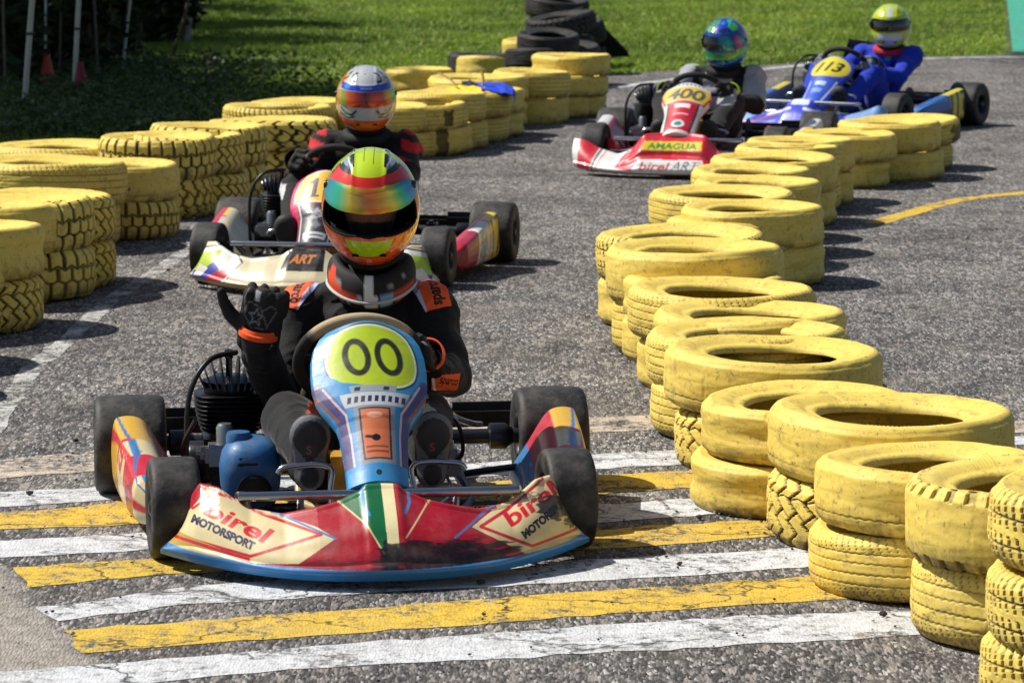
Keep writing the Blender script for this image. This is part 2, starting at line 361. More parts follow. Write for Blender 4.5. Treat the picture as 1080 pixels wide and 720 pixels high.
sheet('ground',[(-300,-60),(300,-60),(300,520),(-300,520)],-.012,grass_ground())
g=lambda x,y:G(x,y)[:2]
# the asphalt runs out under the camera and ends at the grass behind
edge_left=[(x*.9024,y*.9024) for x,y in [(-3.05,-8),(-3.0,12.6),(-2.75,14.5),(-2.35,17.5),(-2.15,19.5),(-1.8,22),(-1.35,24.6),(-.75,26.2),(.1,28.2)]]
far_edge=[g(645,79),g(700,75),g(760,72),g(850,66),g(960,61),g(1090,57)]
asph=edge_left+[tuple(p) for p in far_edge]+[(8.1,28.7),(30,30),(30,-8)]
sheet('asphalt_track',asph,0,M_ASP,jit=.02,step=.4)
sheet('green_verge_paint',[g(1068,55),g(1062,0),g(1061,-30),(13,45),(13,29.1)],.0,ground_mat('verge_paint','#3fa58c',wear=.35,crack=.1,dirt=.3))
W1=ground_mat('road_white','#cfd1d4',wear=.44,crack=1,dirt=.5,dust=.3); Y1=ground_mat('road_yellow','#d6b23e',wear=.44,crack=1,dirt=.5,dust=.3)
CR=ground_mat('road_cream','#c6b6a4',wear=.66,crack=.4,dirt=.5); LW=ground_mat('road_line','#c4c4c0',wear=.9,crack=.3,dirt=.5)
def stripe(pts_top,pts_bot,mat,name,z=.0016):
    p=[g(*q) for q in pts_top]+[g(*q) for q in pts_bot[::-1]]
    o=sheet(name,p,z,mat,jit=.007,step=.06); return o
stripe([(-40,489),(100,475),(330,457),(620,440),(700,437),(860,434),(1068,444),(1130,446)],[(-40,507),(100,497),(330,478),(620,456),(700,453),(860,447),(1068,456),(1130,459)],CR,'cream_band')
stripe([(-40,521),(101,514),(330,500),(622,480),(706,475),(860,465),(1060,460),(1130,458)],[(-40,538),(101,528),(330,515),(640,494),(708,490),(860,479),(1060,469),(1130,467)],W1,'painted_stripe')
stripe([(-40,544),(60,537),(120,530),(134,520),(330,520),(673,499),(737,496),(900,487)],[(-40,561),(134,553),(330,543),(680,518),(740,513),(900,503)],Y1,'painted_stripe')
stripe([(-40,573),(155,562),(400,548),(672,529),(745,525),(900,515)],[(-40,591),(155,580),(400,566),(680,548),(750,543),(900,532)],W1,'painted_stripe')
stripe([(14,599),(159,590),(400,577),(690,554),(806,549),(900,542)],[(26,620),(159,607),(400,594),(700,575),(808,566),(900,560)],Y1,'painted_stripe')
stripe([(36,640),(72,637),(202,618),(400,604),(600,592),(780,582),(960,570)],[(60,656),(202,637),(420,624),(640,612),(800,602),(960,588)],W1,'painted_stripe')
stripe([(69,665),(360,643),(620,624),(780,613),(960,600)],[(86,689),(360,668),(620,650),(780,638),(900,632),(960,626)],Y1,'painted_stripe')
stripe([(-40,712),(60,704),(330,682),(620,660),(780,650),(960,643),(1080,632)],[(-40,760),(60,728),(330,704),(620,690),(780,681),(950,670),(1080,662)],W1,'painted_stripe')
# long edge lines
def band(pts,wd,z,mat,name):
    P=np.array([g(*q) for q in pts]); P=smooth_path(np.c_[P,np.zeros(len(P))],6)[:,:2]; T=np.gradient(P,axis=0); T/=np.linalg.norm(T,axis=1)[:,None]; N=np.c_[-T[:,1],T[:,0]]
    sheet(name,[tuple(p) for p in P+N*wd/2]+[tuple(p) for p in (P-N*wd/2)[::-1]],z,mat,jit=.006,step=.1)
band([(216,246),(200,262),(174,281),(146,298),(116,318),(90,342),(54,372),(32,392),(8,425),(-22,470)],.08,.0012,LW,'edge_line')
band([(645,93),(703,85),(760,78),(806,73),(873,67),(960,62.5),(1085,60)],.11,.0016,W1,'track_edge_line')
band([(922,236),(955,226),(990,216),(1030,208.5),(1090,202.5)],.11,.0016,Y1,'yellow_line')
# ================================================================ tyres
TR,TW=.34,.18
def tri(x): return np.abs((x%1)*2-1)
def sst(x,a,b): t=np.clip((x-a)/(b-a),0,1); return t*t*(3-2*t)
YEL=lin('#dcb82a')*1.0; DARK=lin('#0d0b07'); RUB=lin('#1c1b1b')
YEL=np.array([.80,.60,.125]); 
def tyre_mesh(kind,black=False,nu=440,seed=0,patch=None):
    r=np.random.default_rng(seed+11)
    zt=np.linspace(.079,-.079,64); rt=.34-.007*(np.abs(zt)/.079)**2.5-.008*sst(np.abs(zt),.064,.080)
    side=[(.198,.050),(.200,.060),(.208,.068),(.220,.072),(.230,.070),(.243,.075),(.262,.084),(.284,.0885),(.300,.0895),(.305,.0915),(.310,.0895),(.319,.0865)]
    prof=side+list(zip(rt,zt))+[(a,-b) for a,b in side[::-1]]
    inner=[(.202,-.046),(.235,-.052),(.280,-.066),(.305,-.060),(.318,-.03),(.322,0),(.318,.03),(.305,.060),(.280,.066),(.235,.052),(.202,.046)]
    prof=np.array(prof+inner); npf=len(prof); A=np.linspace(0,2*PI,nu,endpoint=False)
    RR=np.repeat(prof[None,:,0],nu,0); ZZ=np.repeat(prof[None,:,1],nu,0); TH_=np.repeat(A[:,None],npf,1)
    t=TH_/(2*PI); s=ZZ; on=np.zeros(npf,bool); on[len(side)-2:len(side)+66]=True; on=on[None]&np.ones((nu,1),bool)
    gr=np.zeros_like(RR); dep=.006; dk=.95
    ln=lambda z0,w_,zz=0,fr=60:np.clip(1-np.abs(s-(z0+zz*(tri(t*fr)-.5)))/w_,0,1)
    if kind=='smooth':
        gr=np.maximum(ln(-.046,.0035,.004,70)*.9,ln(.012,.003)*.12); dep=.003
        gr*=(.55+.45*(np.sin(TH_*3+seed)>-.3))
    elif kind=='plain':
        gr=ln(.028,.004)*.10+ln(-.018,.004)*.14; dep=.003
    elif kind=='rib':
        gr=np.maximum.reduce([ln(.045,.0035,.003,80),ln(.018,.0035,.003,80)*.8,ln(-.012,.0035,.003,80),ln(-.042,.0035,.003,80)])
        gr=np.maximum(gr,(tri(t*84+s*20)>.86)*(np.abs(s)>.05)*.8); dep=.004; dk=.8
    elif kind=='fine':
        gr=np.maximum.reduce([ln(.034,.005),ln(-.034,.005),(tri(t*60+s*9)>.74)*(np.abs(s)>.008)*1.0]); dep=.007; dk=.9
    elif kind=='block':
        q=t*32+.62*tri(s*17+.3); gr=np.maximum((tri(q)>.76)*1.,ln(0,.0055,.022,32)); gr=np.maximum(gr,ln(.044,.004,.010,32)*.9); dep=.010; dk=1
    elif kind=='offroad':
        q=t*26+.5*tri(s*12+.2)+.2*tri(s*40); gr=np.maximum((tri(q)>.74)*1.,ln(.02,.007,.03,26)); gr=np.maximum(gr,ln(-.03,.005,-.02,26)); dep=.013; dk=1
    elif kind=='lug':
        gr=(tri(t*34+.3*np.sign(s))>.66)*(np.abs(s)>.062+.006*tri(t*17))*1.; dep=.012; dk=.6
    elif kind=='hex':
        q=t*30; gr=np.maximum.reduce([(tri(q)>.74)*(np.abs(s)<.026)*1.,(tri(q+.5)>.74)*(np.abs(s)>.026)*1.,ln(.026,.0065,.016,30),ln(-.026,.0065,.016,30)]); dep=.011; dk=1
    gr=np.where(on,gr,0)
    brk=np.clip(.75+.5*vnoise(TH_*5,s*40,seed),0,1); grd=np.where(kind in('smooth','plain','rib'),gr*brk,gr)
    RR=RR-gr*dep
    # sags and dents of old, painted tyres
    am=.0045 if kind not in('plain','smooth') else .008
    out=np.arange(npf)<npf-len(inner)
    wob=am*np.sin(2*TH_+seed)+am*.7*np.sin(3*TH_+seed*2.1)
    RR=RR+np.where(out[None],wob+.0022*vnoise(TH_*4,s*30,seed)*(on*1.),wob)
    if kind=='plain': RR=RR-on*.014*np.exp(-((s+.0)/.035)**2)*(.6+.4*np.sin(TH_*2+seed))
    ZZ=ZZ+.004*np.sin(2*TH_+seed*1.7)+np.where(np.abs(prof[None,:,1])>.05,.002*vnoise(TH_*3,RR*20,seed),0)
    # raised lettering bumps on some sidewalls
    sw=(np.abs(prof[None,:,1])>.083)&(prof[None,:,0]>.25)&(prof[None,:,0]<.305)
    lat=(np.sin(TH_*150)>.2)*(np.sin(TH_*3+seed)>.35)*sw
    ZZ=ZZ+np.sign(ZZ)*lat*.0018
    X=np.stack([RR*np.cos(TH_),RR*np.sin(TH_),ZZ],-1)
    C=np.zeros(X.shape)+(YEL if not black else RUB*1.3)
    if not black:
        C=C*(1+.05*vnoise(TH_*6,ZZ*50,seed+3))[...,None]
        m=np.clip(grd*1.4,0,1)[...,None]*dk; C=C*(1-m)+DARK*m
        chip=np.clip((vnoise(TH_*9+seed,ZZ*70,seed+5)-(1.5 if seed!=5 else .8))*3,0,1)*on*np.clip(.5+.6*vnoise(TH_*40,ZZ*300,2),0,1); C=C*(1-chip[...,None]*.85)+lin('#3d3022')*chip[...,None]*.85
        sc_=np.clip((vnoise(TH_*2.2+seed*3,s*130+seed,seed+9)-1.25)*3,0,1)*on*(kind in('plain','smooth','rib','lug')); C=C*(1-sc_[...,None]*.6)+lin('#2a2218')*sc_[...,None]*.6
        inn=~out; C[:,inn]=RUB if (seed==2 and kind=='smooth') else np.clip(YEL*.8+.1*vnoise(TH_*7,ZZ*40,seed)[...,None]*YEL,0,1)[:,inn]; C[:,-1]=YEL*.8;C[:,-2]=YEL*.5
        for k in range(2):   # bolt holes in the sidewall
            th0=r.uniform(0,2*PI)
            for zs in (1,-1):
                d=np.hypot((TH_-th0)*.275,(prof[None,:,0]-.275))
                C[(d<.0085)&(prof[None,:,1]*zs>.07)]=(.004,.004,.004)
    if patch:
        a0,wa,z0,z1=patch; d=((TH_-a0+PI)%(2*PI)-PI)/wa+.25*vnoise(ZZ*60,TH_*9,1); m=(np.abs(d)<1)&(ZZ>z0)&(ZZ<z1+.01*np.sin(TH_*31))&out[None]; C[m]=(.008,.008,.009)
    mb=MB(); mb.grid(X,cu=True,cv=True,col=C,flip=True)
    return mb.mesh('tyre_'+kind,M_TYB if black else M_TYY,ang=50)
def tyre_mat(name,yellow):
    m=bpy.data.materials.new(name); n,l=nt(m); b=n['Principled BSDF']; b.inputs['Roughness'].default_value=.6 if yellow else .7
    b.inputs['Specular IOR Level'].default_value=.35
    a=n.new('ShaderNodeAttribute'); a.attribute_name='Col'; tc=n.new('ShaderNodeTexCoord'); oi=n.new('ShaderNodeObjectInfo')
    ad=n.new('ShaderNodeVectorMath'); ad.operation='MULTIPLY_ADD'; l.new(oi.outputs['Random'],ad.inputs[0]); ad.inputs[1].default_value=(37,19,11); l.new(tc.outputs['Object'],ad.inputs[2])
    def nz(s,d=6,r=.65):
        q=n.new('ShaderNodeTexNoise'); q.inputs['Scale'].default_value=s;q.inputs['Detail'].default_value=d;q.inputs['Roughness'].default_value=r; l.new(ad.outputs[0],q.inputs['Vector']); return q.outputs['Fac']
    def mr(s,a_,b_,c=0,d=1):
        q=n.new('ShaderNodeMapRange');q.inputs[1].default_value=a_;q.inputs[2].default_value=b_;q.inputs[3].default_value=c;q.inputs[4].default_value=d;l.new(s,q.inputs[0]);return q.outputs[0]
    col=a.outputs['Color']
    def mix(f,c2,src,blend='MIX'):
        q=n.new('ShaderNodeMix');q.data_type='RGBA';q.blend_type=blend;l.new(f,q.inputs[0]) if not isinstance(f,float) else setattr(q.inputs[0],'default_value',f);l.new(src,q.inputs[6]);q.inputs[7].default_value=(*c2,1);return q.outputs[2]
    if yellow:
        col=mix(mr(nz(5),.35,.7,0,.38),(.66,.46,.06),col)
        col=mix(mr(nz(3,5,.6),.55,.75,0,.35),(.80,.66,.22),col)
        col=mix(mr(nz(22,7,.75),.53,.70,0,.65),(.22,.16,.07),col)
        col=mix(mr(nz(60,4,.7),.58,.70,0,.7),(.10,.075,.04),col)
        se=n.new('ShaderNodeSeparateXYZ'); l.new(tc.outputs['Object'],se.inputs[0])
        # road grime thrown on the lowest part
        mm=n.new('ShaderNodeMath');mm.operation='MULTIPLY';l.new(mr(nz(11,7,.8),.36,.58),mm.inputs[0]);l.new(mr(se.outputs['Z'],-.02,-.085,0,.95),mm.inputs[1])
        col=mix(mm.outputs[0],(.10,.075,.045),col)
    else:
        col=mix(mr(nz(7),.4,.75,0,.6),(.09,.085,.08),col)
    l.new(col,b.inputs['Base Color'])
    bp=n.new('ShaderNodeBump'); bp.inputs['Strength'].default_value=.35; bp.inputs['Distance'].default_value=.006; l.new(nz(26,6,.6),bp.inputs['Height']); l.new(bp.outputs[0],b.inputs['Normal'])
    return m
M_TYY=tyre_mat('yellow_tyre_paint',True); M_TYB=tyre_mat('black_rubber',False)
TY={}
def ty(kind,seed=0,black=False,patch=None):
    k=(kind,seed,black,patch)
    if k not in TY: TY[k]=tyre_mesh(kind,black,seed=seed,patch=patch)
    return TY[k]
LV={1:['only'],2:['lower','upper'],3:['bottom','middle','top'],4:['bottom','second lowest','third','top']}
def put_tyre(c,rad,wd,kind,label,group,seed=0,black=False,tilt=(0,0),cat='tyre',patch=None):
    o=bpy.data.objects.new('black_tyre' if black else 'yellow_tyre',ty(kind,seed,black,patch)); COL.objects.link(o)
    o.location=c; o.scale=(rad/TR*rng.uniform(.985,1.015),rad/TR,wd/TW); o.rotation_euler=(tilt[0],tilt[1],rng.uniform(0,6.28) if not patch else 0)
    return tag(o,label,cat,group)
SEEN=[]
def stack(xl,xr,ytop,ybot,kinds,where,group,nl=None,hh=None,dx=None,tilt=None,black=False):
    n_=len(kinds); cx=(xl+xr)/2; ry=(xr-xl)/2*(ytop+190)/3700
    if ybot:
        P=G(cx,ybot-ry*.93); q=at(cx,ytop+ry,P[1]); h=q[2]
    else:
        h=hh or n_*.16; P=G(cx,ytop+ry,h)
    h=min(max(h,n_*.135),n_*.195)
    P=G(cx,ytop+ry,h); s=FPX/(P[1]*math.cos(TH)+(CAMH-h)*math.sin(TH)); rad=(xr-xl)/2/s; wd=h/n_
    for i,k in enumerate(kinds):
        kd,sd_=(k[:2] if isinstance(k,tuple) else (k,int(rng.integers(0,3)))); pa=k[2] if isinstance(k,tuple) and len(k)>2 else None
        off=(dx[i] if dx else 0); j=rng.normal(0,.014,2) if i<n_-1 else (0,0)
        t=(tilt if tilt and i==n_-1 else (rng.normal(0,.014),rng.normal(0,.014)))
        put_tyre((P[0]+j[0]+off,P[1]+j[1],wd*(i+.5)+.002),rad*(1 if i==n_-1 else rng.uniform(.965,1.0)),wd*1.0,kd,f'{LV[n_][i]} '*(n_>1)+('black' if black else 'yellow')+f' tyre {where}',group,seed=sd_,black=black,tilt=t,patch=pa)
    SEEN.append((P[0],P[1],rad)); return P,h,rad
GR='yellow tyres in the right-hand barrier'; GL='yellow tyres in the left-hand barrier'; GF='yellow tyres in the far barrier'
RS=[(1043,1345,486,None,['fine','fine','fine'],'of the fine-grooved stack cut off by the right edge'),
(953,1226,478,None,[('rib',5),'lug'],'of the nearest two-high stack at bottom right',.375),
(858,1112,461,636,['rib',('smooth',1)],'of the smooth stack third from the right edge'),
(814,1068,410,585,['block',('smooth',0)],'of the wide smooth stack fourth from the right edge'),
(734,964,401,546,['plain',('plain',1)],'of the grooveless stack with its left side on the yellow stripe'),
(703,932,351,500,['block',('smooth',2)],'of the right-hand stack with the big open black hole'),
(682,897,332,468,['rib',('rib',0)],'of the stack just behind the one with the big black hole'),
(689,892,314,None,['plain',('plain',0)],'of the half-hidden second stack behind the one with the black hole'),
(663,860,290,416,['plain',('rib',1)],'of the dented stack half way along the right barrier'),
(656,828,277,387,['smooth',('plain',2)],'of the narrow-showing stack left of the right barrier middle'),
(641,827,248,380,['rib',('smooth',1)],'of the wide stack with raised letters on its rim'),
(627,809,235,349,['plain',('fine',1)],'of the stack furthest left at the right barrier bend'),
(703,857,221,303,['plain',('plain',1)],'of the clean smooth stack right of the barrier bend'),
(719,868,209,None,['plain',('plain',2)],'of the stack behind the clean smooth one'),
(683,841,194,None,['plain',('rib',2)],'of the ribbed stack poking out left above the bend'),
(732,866,184,None,['plain',('plain',0)],'of the flat stack above the bend, right of the ribbed one'),
(729,856,172,None,['smooth',('rib',0)],'of the small treaded stack just below the red and white kart'),
(748,884,159,None,['plain',('smooth',0)],'of the long flat stack below the black-gloved driver'),
(775,886,149,None,['rib',('rib',1)],'of the notched-edge stack near the right barrier far end'),
(788,902,142,None,['plain',('plain',2)],'of the smooth stack two before the blue kart nose'),
(836,948,135,199,['plain',('plain',0)],'of the smooth stack in front of the blue kart nose'),
(884,994,123,191,['plain',('plain',1)],'of the tall clean stack below the blue-suited driver'),
(902,1011,121,181,['rib',('rib',1,(-.35,.3,-.07,.05))],'of the last stack of the right barrier, with the black patch')]
for a in RS:
    stack(a[0],a[1],a[2],a[3],a[4],a[5],GR,hh=a[6] if len(a)>6 else None)
LS=[(-182,8,252,None,['block','smooth'],'of the stack cut off by the left edge of the photo'),
(-136,44,228,372,['block',('plain',1)],'of the nearest left stack, with a grooveless round upper tyre'),
(-106,66,206,346,['block',('smooth',0)],'of the stack behind the round one, showing a black hole on top'),
(-69,99,202,329,['hex',('hex',0)],'of the deep hexagon-tread stack, fourth from the left edge'),
(-40,121,198,307,['block',('block',1)],'of the block-tread stack below the big open ring'),
(-34,135,161,285,['rib',('rib',1)],'of the left stack with the big open ring on top'),
(-14,137,146,None,['block',('rib',2)],'of the stack right behind the big open ring'),
(60,188,166,253,['hex',('smooth',0,(-1.75,.42,-.075,.062))],'of the small stack with black paint splashed on its side'),
(103,230,138,245,['offroad',('hex',2)],'of the chunky stack behind the black-splashed one'),
(136,258,137,226,['block',('block',2)],'of the zigzag-tread stack beside the chunky one'),
(158,283,127,218,['hex',('hex',1)],'of the stack behind the engine of the middle kart'),
(217,357,120,None,['offroad',('offroad',0)],'of the widest coarse-tread stack left of the silver helmet'),
(234,352,107,None,['rib',('fine',2)],'of the stack against the dark grass left of the silver helmet'),
(262,370,102,None,['rib',('rib',0)],'of the hindmost stack left of the silver helmet')]
for a_ in ((-228,-30,278),(-272,-66,303)): stack(*a_,None,['block','rib'],'just outside the left edge, casting an oval shadow into the photo',GL)
for a in LS: stack(a[0],a[1],a[2],a[3],a[4],a[5],GL)
FS=[(350,455,107,168,['rib',('rib',2)],'of the stack right of the silver helmet'),
(388,493,104,165,[('plain',1,(-1.1,.14,-.2,.2)),('rib',1,(-.85,.12,-.06,.05))],'of the black-striped stack right of the silver helmet'),
(408,514,94,159,['rib',('rib',0)],'of the stack under the yellow rag'),
(434,540,93,151,['rib',('rib',1)],'of the stack under the blue cloth'),
(450,557,77,None,['plain',('plain',0)],'of the stack right behind the blue cloth'),
(446,554,90,146,['plain',('plain',1)],'of the stack on which the hanging end of the blue cloth lies'),
(518,602,72,131,['plain',('rib',0)],'of the patterned stack right of the blue cloth'),
(543,628,76,125,['plain',('plain',2)],'of the smooth stack second from the far corner'),
(561,644,55,121,['plain','plain',('plain',1)],'of the three-high corner stack below the black tyre heap'),
(401,479,70,None,['plain',('plain',0)],'of the large open stack behind the silver helmet')]
FP=[stack(a[0],a[1],a[2],a[3],a[4],a[5],GF) for a in FS]
GB='black tyres in the heap beside the grass'
stack(472,541,55,None,['rib'],'lying flat beside the yellow leaning ring, left in the heap',GB,black=True)
stack(532,606,49,None,['plain','rib'],'of the pair right behind the three-high yellow corner stack',GB,hh=.29,black=True,tilt=(.03,.05))
stack(562,634,44,None,['rib','plain'],'of the pair just left of the leaning rubber sheet',GB,hh=.31,black=True,tilt=(.05,-.08))
stack(545,612,33,None,['rib','plain','rib'],'of the middle pile of the black heap',GB,hh=.40,black=True,tilt=(.12,-.05))
stack(572,640,25,None,['plain','block'],'of the grass-grown pile of the black heap',GB,hh=.34,black=True,tilt=(.22,.16))
stack(556,630,14,None,['plain','rib','block'],'of the sagging pile one before the hindmost',GB,hh=.46,black=True,tilt=(.16,.06))
stack(553,622,-4,None,['rib','plain','rib'],'of the hindmost pile of the black heap',GB,hh=.50,black=True,tilt=(.12,-.08))
stack(480,542,60,None,['plain'],'leaning on the flat black tyre of the heap',GF,tilt=(.02,-.16))
stack(529,590,40,None,['plain'],'showing a corner between the black tyres',GF,hh=.24)
sheet('dirt_patch',[g(925,252),g(950,262),g(985,272),g(1040,276),g(1085,272),g(1085,262),g(1040,258),g(990,256),g(955,247)],.0012,ground_mat('track_dirt','#4a3d30',wear=1.15,crack=.2,dirt=.6),jit=.02,step=.08)
# ================================================================ karts
M_VC=pm('kart_decal_paint',attr=True,rough=.36,coat=.35,bump=(9,.3,.01),dust=.3)
M_VCM=pm('matt_decal',attr=True,rough=.55,bump=(30,.2,.003))
M_SLICK=pm('slick_rubber','#1d1c1c',rough=.62,var=.35,varscale=14,bump=(55,.5,.003),dust=.35)
M_STEEL=pm('chrome_tube','#a9abb0',rough=.25,metal=1,var=.1); M_DSTEEL=pm('dark_steel','#3a3b3f',rough=.4,metal=.8,var=.2)
M_BLK=pm('black_plastic','#0b0b0c',rough=.42,bump=(40,.2,.002),dust=.12); M_RIM=pm('dark_rim','#2c2d31',rough=.35,metal=.7)
M_FIN=pm('black_cast_metal','#1c1c1f',rough=.3,metal=.55,bump=(60,.3,.002)); M_ALU=pm('cast_aluminium','#9a9b9d',rough=.4,metal=.9,bump=(60,.2,.002))
M_TANK=pm('yellowed_tank','#c99b3a',rough=.35,coat=.2,var=.1); M_HOSE=pm('clear_hose','#c9b27a',rough=.3,coat=.3)
M_BLUEB=pm('blue_plastic','#1f6096',rough=.5,coat=.1,var=.15,bump=(20,.3,.006),dust=.4); M_ORA=pm('orange_plastic','#e2471a',rough=.5); M_REDP=pm('red_plastic','#c3122a',rough=.4)
M_FRAME2={}
def fairing(cfg,nu,nv):
    u=np.linspace(-1,1,nu); W_=cfg.get('hw',.555); a=np.abs(u)
    zt=np.interp(a,cfg['ta'],cfg['tz']); k=np.ones(9)/9
    zt=np.convolve(np.pad(zt,4,mode='edge'),k,'valid') if nu>200 else zt
    yl=cfg.get('ylead',-.96)+cfg.get('sweep',.26)*a**cfg.get('swp',2.2); zb=cfg.get('zb',.035)+cfg.get('zbr',.02)*a**3
    dep=np.interp(a,[0,.15,.3,.8,1],cfg.get('dep',[.17,.16,.13,.10,.05]))
    P=[];D=[]
    # underside lip, front face, rolled top, back
    for v in np.linspace(0,1,nv):
        z=zb+(zt-zb)*v**.92; y=yl+dep*v**1.5-.012*np.sin(PI*v)*(1)+.010*np.sin(PI*min(1,v*6))*-1; x=W_*u*(1+cfg.get('flare',-.13)*v*a**6)
        # sculpted crease
        y=y+cfg.get('crease',.006)*np.exp(-((v-.42)/.12)**2)*np.clip(1-a*1.2,0,1)
        P.append(np.stack([x,y,z],-1))
    F=np.array(P)            # nv,nu,3
    top=F[-1]; roll=[]
    for ang in (35,80,125,170): roll.append(top+np.stack([0*u,.016*(1-math.cos(R(ang)))+0*u,.010*math.sin(R(ang))+0*u],-1))
    back=[roll[-1]+np.stack([0*u,.01+0*u,-(zt-zb)*f],-1) for f in (.25,.5,.8)]
    under=[F[0]+np.stack([0*u,.10*(1-.5*a),-.006+0*u],-1),F[0]+np.stack([0*u,.03+0*u,-.016+0*u],-1),F[0]+np.stack([0*u,.006+0*u,-.010+0*u],-1)]
    A=np.concatenate([np.array(under),F,np.array(roll),np.array(back)],0)
    # close both tips
    A[:,0]=A[:,0]*.35+A[3+nv//2,0]*.65; A[:,-1]=A[:,-1]*.35+A[3+nv//2,-1]*.65
    return A
def num_panel(tab,hw_scale,y0,z0,y1,z1,bulge,nu,nt,cx0=386.,ppm=397.):
    tab=np.array(tab,float); ys=np.linspace(tab[-1,0],tab[0,0],nt); hw=np.interp(ys,tab[:,0],tab[:,1])/ppm*hw_scale
    t=(tab[-1,0]-ys)/(tab[-1,0]-tab[0,0]); u=np.linspace(-1,1,nu)
    nrm=np.array([0,-(z1-z0),(y1-y0)]); nrm/=np.linalg.norm(nrm)
    base=np.stack([0*t,y0+(y1-y0)*t,z0+(z1-z0)*t],-1)
    P=base[:,None]+np.stack([np.outer(hw,u),0*np.outer(hw,u),0*np.outer(hw,u)],-1)+(bulge*(1-u**2)*1.0)[None,:,None]*nrm*np.minimum(1,hw/.1)[:,None,None]
    L=[P[:,:1]-nrm*.03*k+np.array([(-1)*.004*math.sin(k*PI),0,0]) for k in (1,.5)]; Rr=[P[:,-1:]-nrm*.03*k for k in (.5,1)]
    Q=np.concatenate(L+[P]+Rr,1)
    T=[Q[-1:]-nrm*.03*k for k in (.5,1)]; B=[Q[:1]-nrm*.03*k for k in (1,.5)]; Q=np.concatenate(B+[Q]+T,0)
    Y=np.concatenate([[ys[0]]*2,ys,[ys[-1]]*2]); Xd=cx0+Q[...,0]*ppm
    return Q,Xd,-np.broadcast_to(Y[:,None],Xd.shape)
def pod(side,cfg,nt,ns):
    sec=np.array([(.47,.05),(.56,.045),(.645,.05),(.662,.13),(.656,.225),(.635,.25),(.575,.24),(.52,.16),(.475,.09)])
    sec=np.array([(a,b) for a,b in smooth_path(np.c_[sec,np.zeros(9)],max(2,ns//9),True)[:,:2]])
    t=np.linspace(0,1,nt); P=[]
    for i,q in enumerate(t):
        k=min(1,(q/.09+.0)**.5 if q<.09 else 1)*(min(1,((1-q)/.05)**.5) if q>.95 else 1); k=max(k,.04)
        hh=(.48+.56*q**.8); ctr=np.array([.565-.02*(1-q),.09+.03*q]); s=(sec-np.array([.565,.12]))*np.array([k,k*hh])+ctr+np.array([-.035*(1-q)**2,0])
        P.append(np.stack([side*s[:,0],np.full(len(s),-.325+.64*q),s[:,1]*1.0],-1))
    return np.array(P),np.broadcast_to(t[:,None],(nt,len(sec))),np.broadcast_to(np.linspace(0,1,len(sec),endpoint=False)[None],(nt,len(sec)))
def wheel(k,x,y,r,wd,lod,steer=0):
    s=1 if x>0 else -1
    e=empty('wheel',(x,y,r)); e.parent=k; e.rotation_euler=(0,0,steer)
    M=Matrix.Rotation(PI/2,4,'Y'); h=wd/2; ri=.066
    prof=[(ri,-h*.92),(ri+.012,-h*.98),(r*.72,-h*1.02),(r*.90,-h*.99),(r*.965,-h*.90),(r*.99,-h*.78),(r,-h*.5),(r*1.004,0),(r,h*.5),(r*.99,h*.78),(r*.965,h*.9),(r*.9,h*.99),(r*.72,h*1.02),(ri+.012,h*.98),(ri,h*.92)]
    MB().lathe(smooth_path(np.c_[prof,np.zeros(len(prof))],3)[:,:2],64 if lod else 40,M).build('tyre',M_SLICK,e,ang=60)
    m=MB(); m.lathe([(.028,-h*.2),(.03,-h*.55),(.05,-h*.6),(.060,-h*.88),(ri+.004,-h*.95),(ri+.006,-h*.9),(ri,-h*.5),(ri,h*.5),(ri+.006,h*.9),(ri+.004,h*.95),(.060,h*.88),(.05,h*.6),(.03,h*.55),(.028,h*.2)],32,M)
    m.lathe([(.0001,h*s*1.0),(.014,h*s*1.0),(.022,h*s*.9),(.022,h*s*.3)],16,M)
    for j in range(3):
        a=j*2*PI/3+.4; m.lathe([(.0001,h*.62*s),(.006,h*.62*s),(.006,h*.4*s)],8,Matrix.Translation((0,.036*math.cos(a),.036*math.sin(a)))@M,mi=0)
    m.build('rim',M_RIM if not lod==2 else M_ALU,e)
    return e
def steering_wheel(k,c,r,tilt,suede):
    th=np.linspace(0,2*PI,72,endpoint=False); ph=np.linspace(0,2*PI,14,endpoint=False)
    X=np.zeros((72,14,3)); fl=1+0*th
    rr=r*np.where(np.sin(th)<-.75,.93,1)
    X[...,0]=np.cos(th)[:,None]*(rr[:,None]+.0165*np.cos(ph)); X[...,2]=np.sin(th)[:,None]*(rr[:,None]+.0165*np.cos(ph)); X[...,1]=.0165*np.sin(ph)
    C=np.zeros(X.shape)+lin('#141314'); topm=(np.sin(th)>.62); C[topm]=lin(suede); 
    C[(np.sin(th)>.60)&(np.sin(th)<.66)]=lin('#6a6358')
    T=Matrix.Translation(c)@Matrix.Rotation(tilt,4,'X')
    m=MB(); m.grid(X,cu=True,cv=True,col=C,M=T); o=m.build('steering_wheel',pm('suede_grip',attr=True,rough=.85,bump=(120,.4,.002)),k)
    m=MB()
    for a in (R(0),R(180),R(-90)): m.box((.085*math.cos(a),.012,.085*math.sin(a)),(.17,.006,.03),rot=(0,-a,0),bev=.002,M=T)
    m.lathe([(.0001,-.012),(.035,-.012),(.038,-.004),(.038,.012),(.0001,.014)],20,T@Matrix.Rotation(PI/2,4,'X')); m.build('steering_hub',M_DSTEEL,o)
    return o
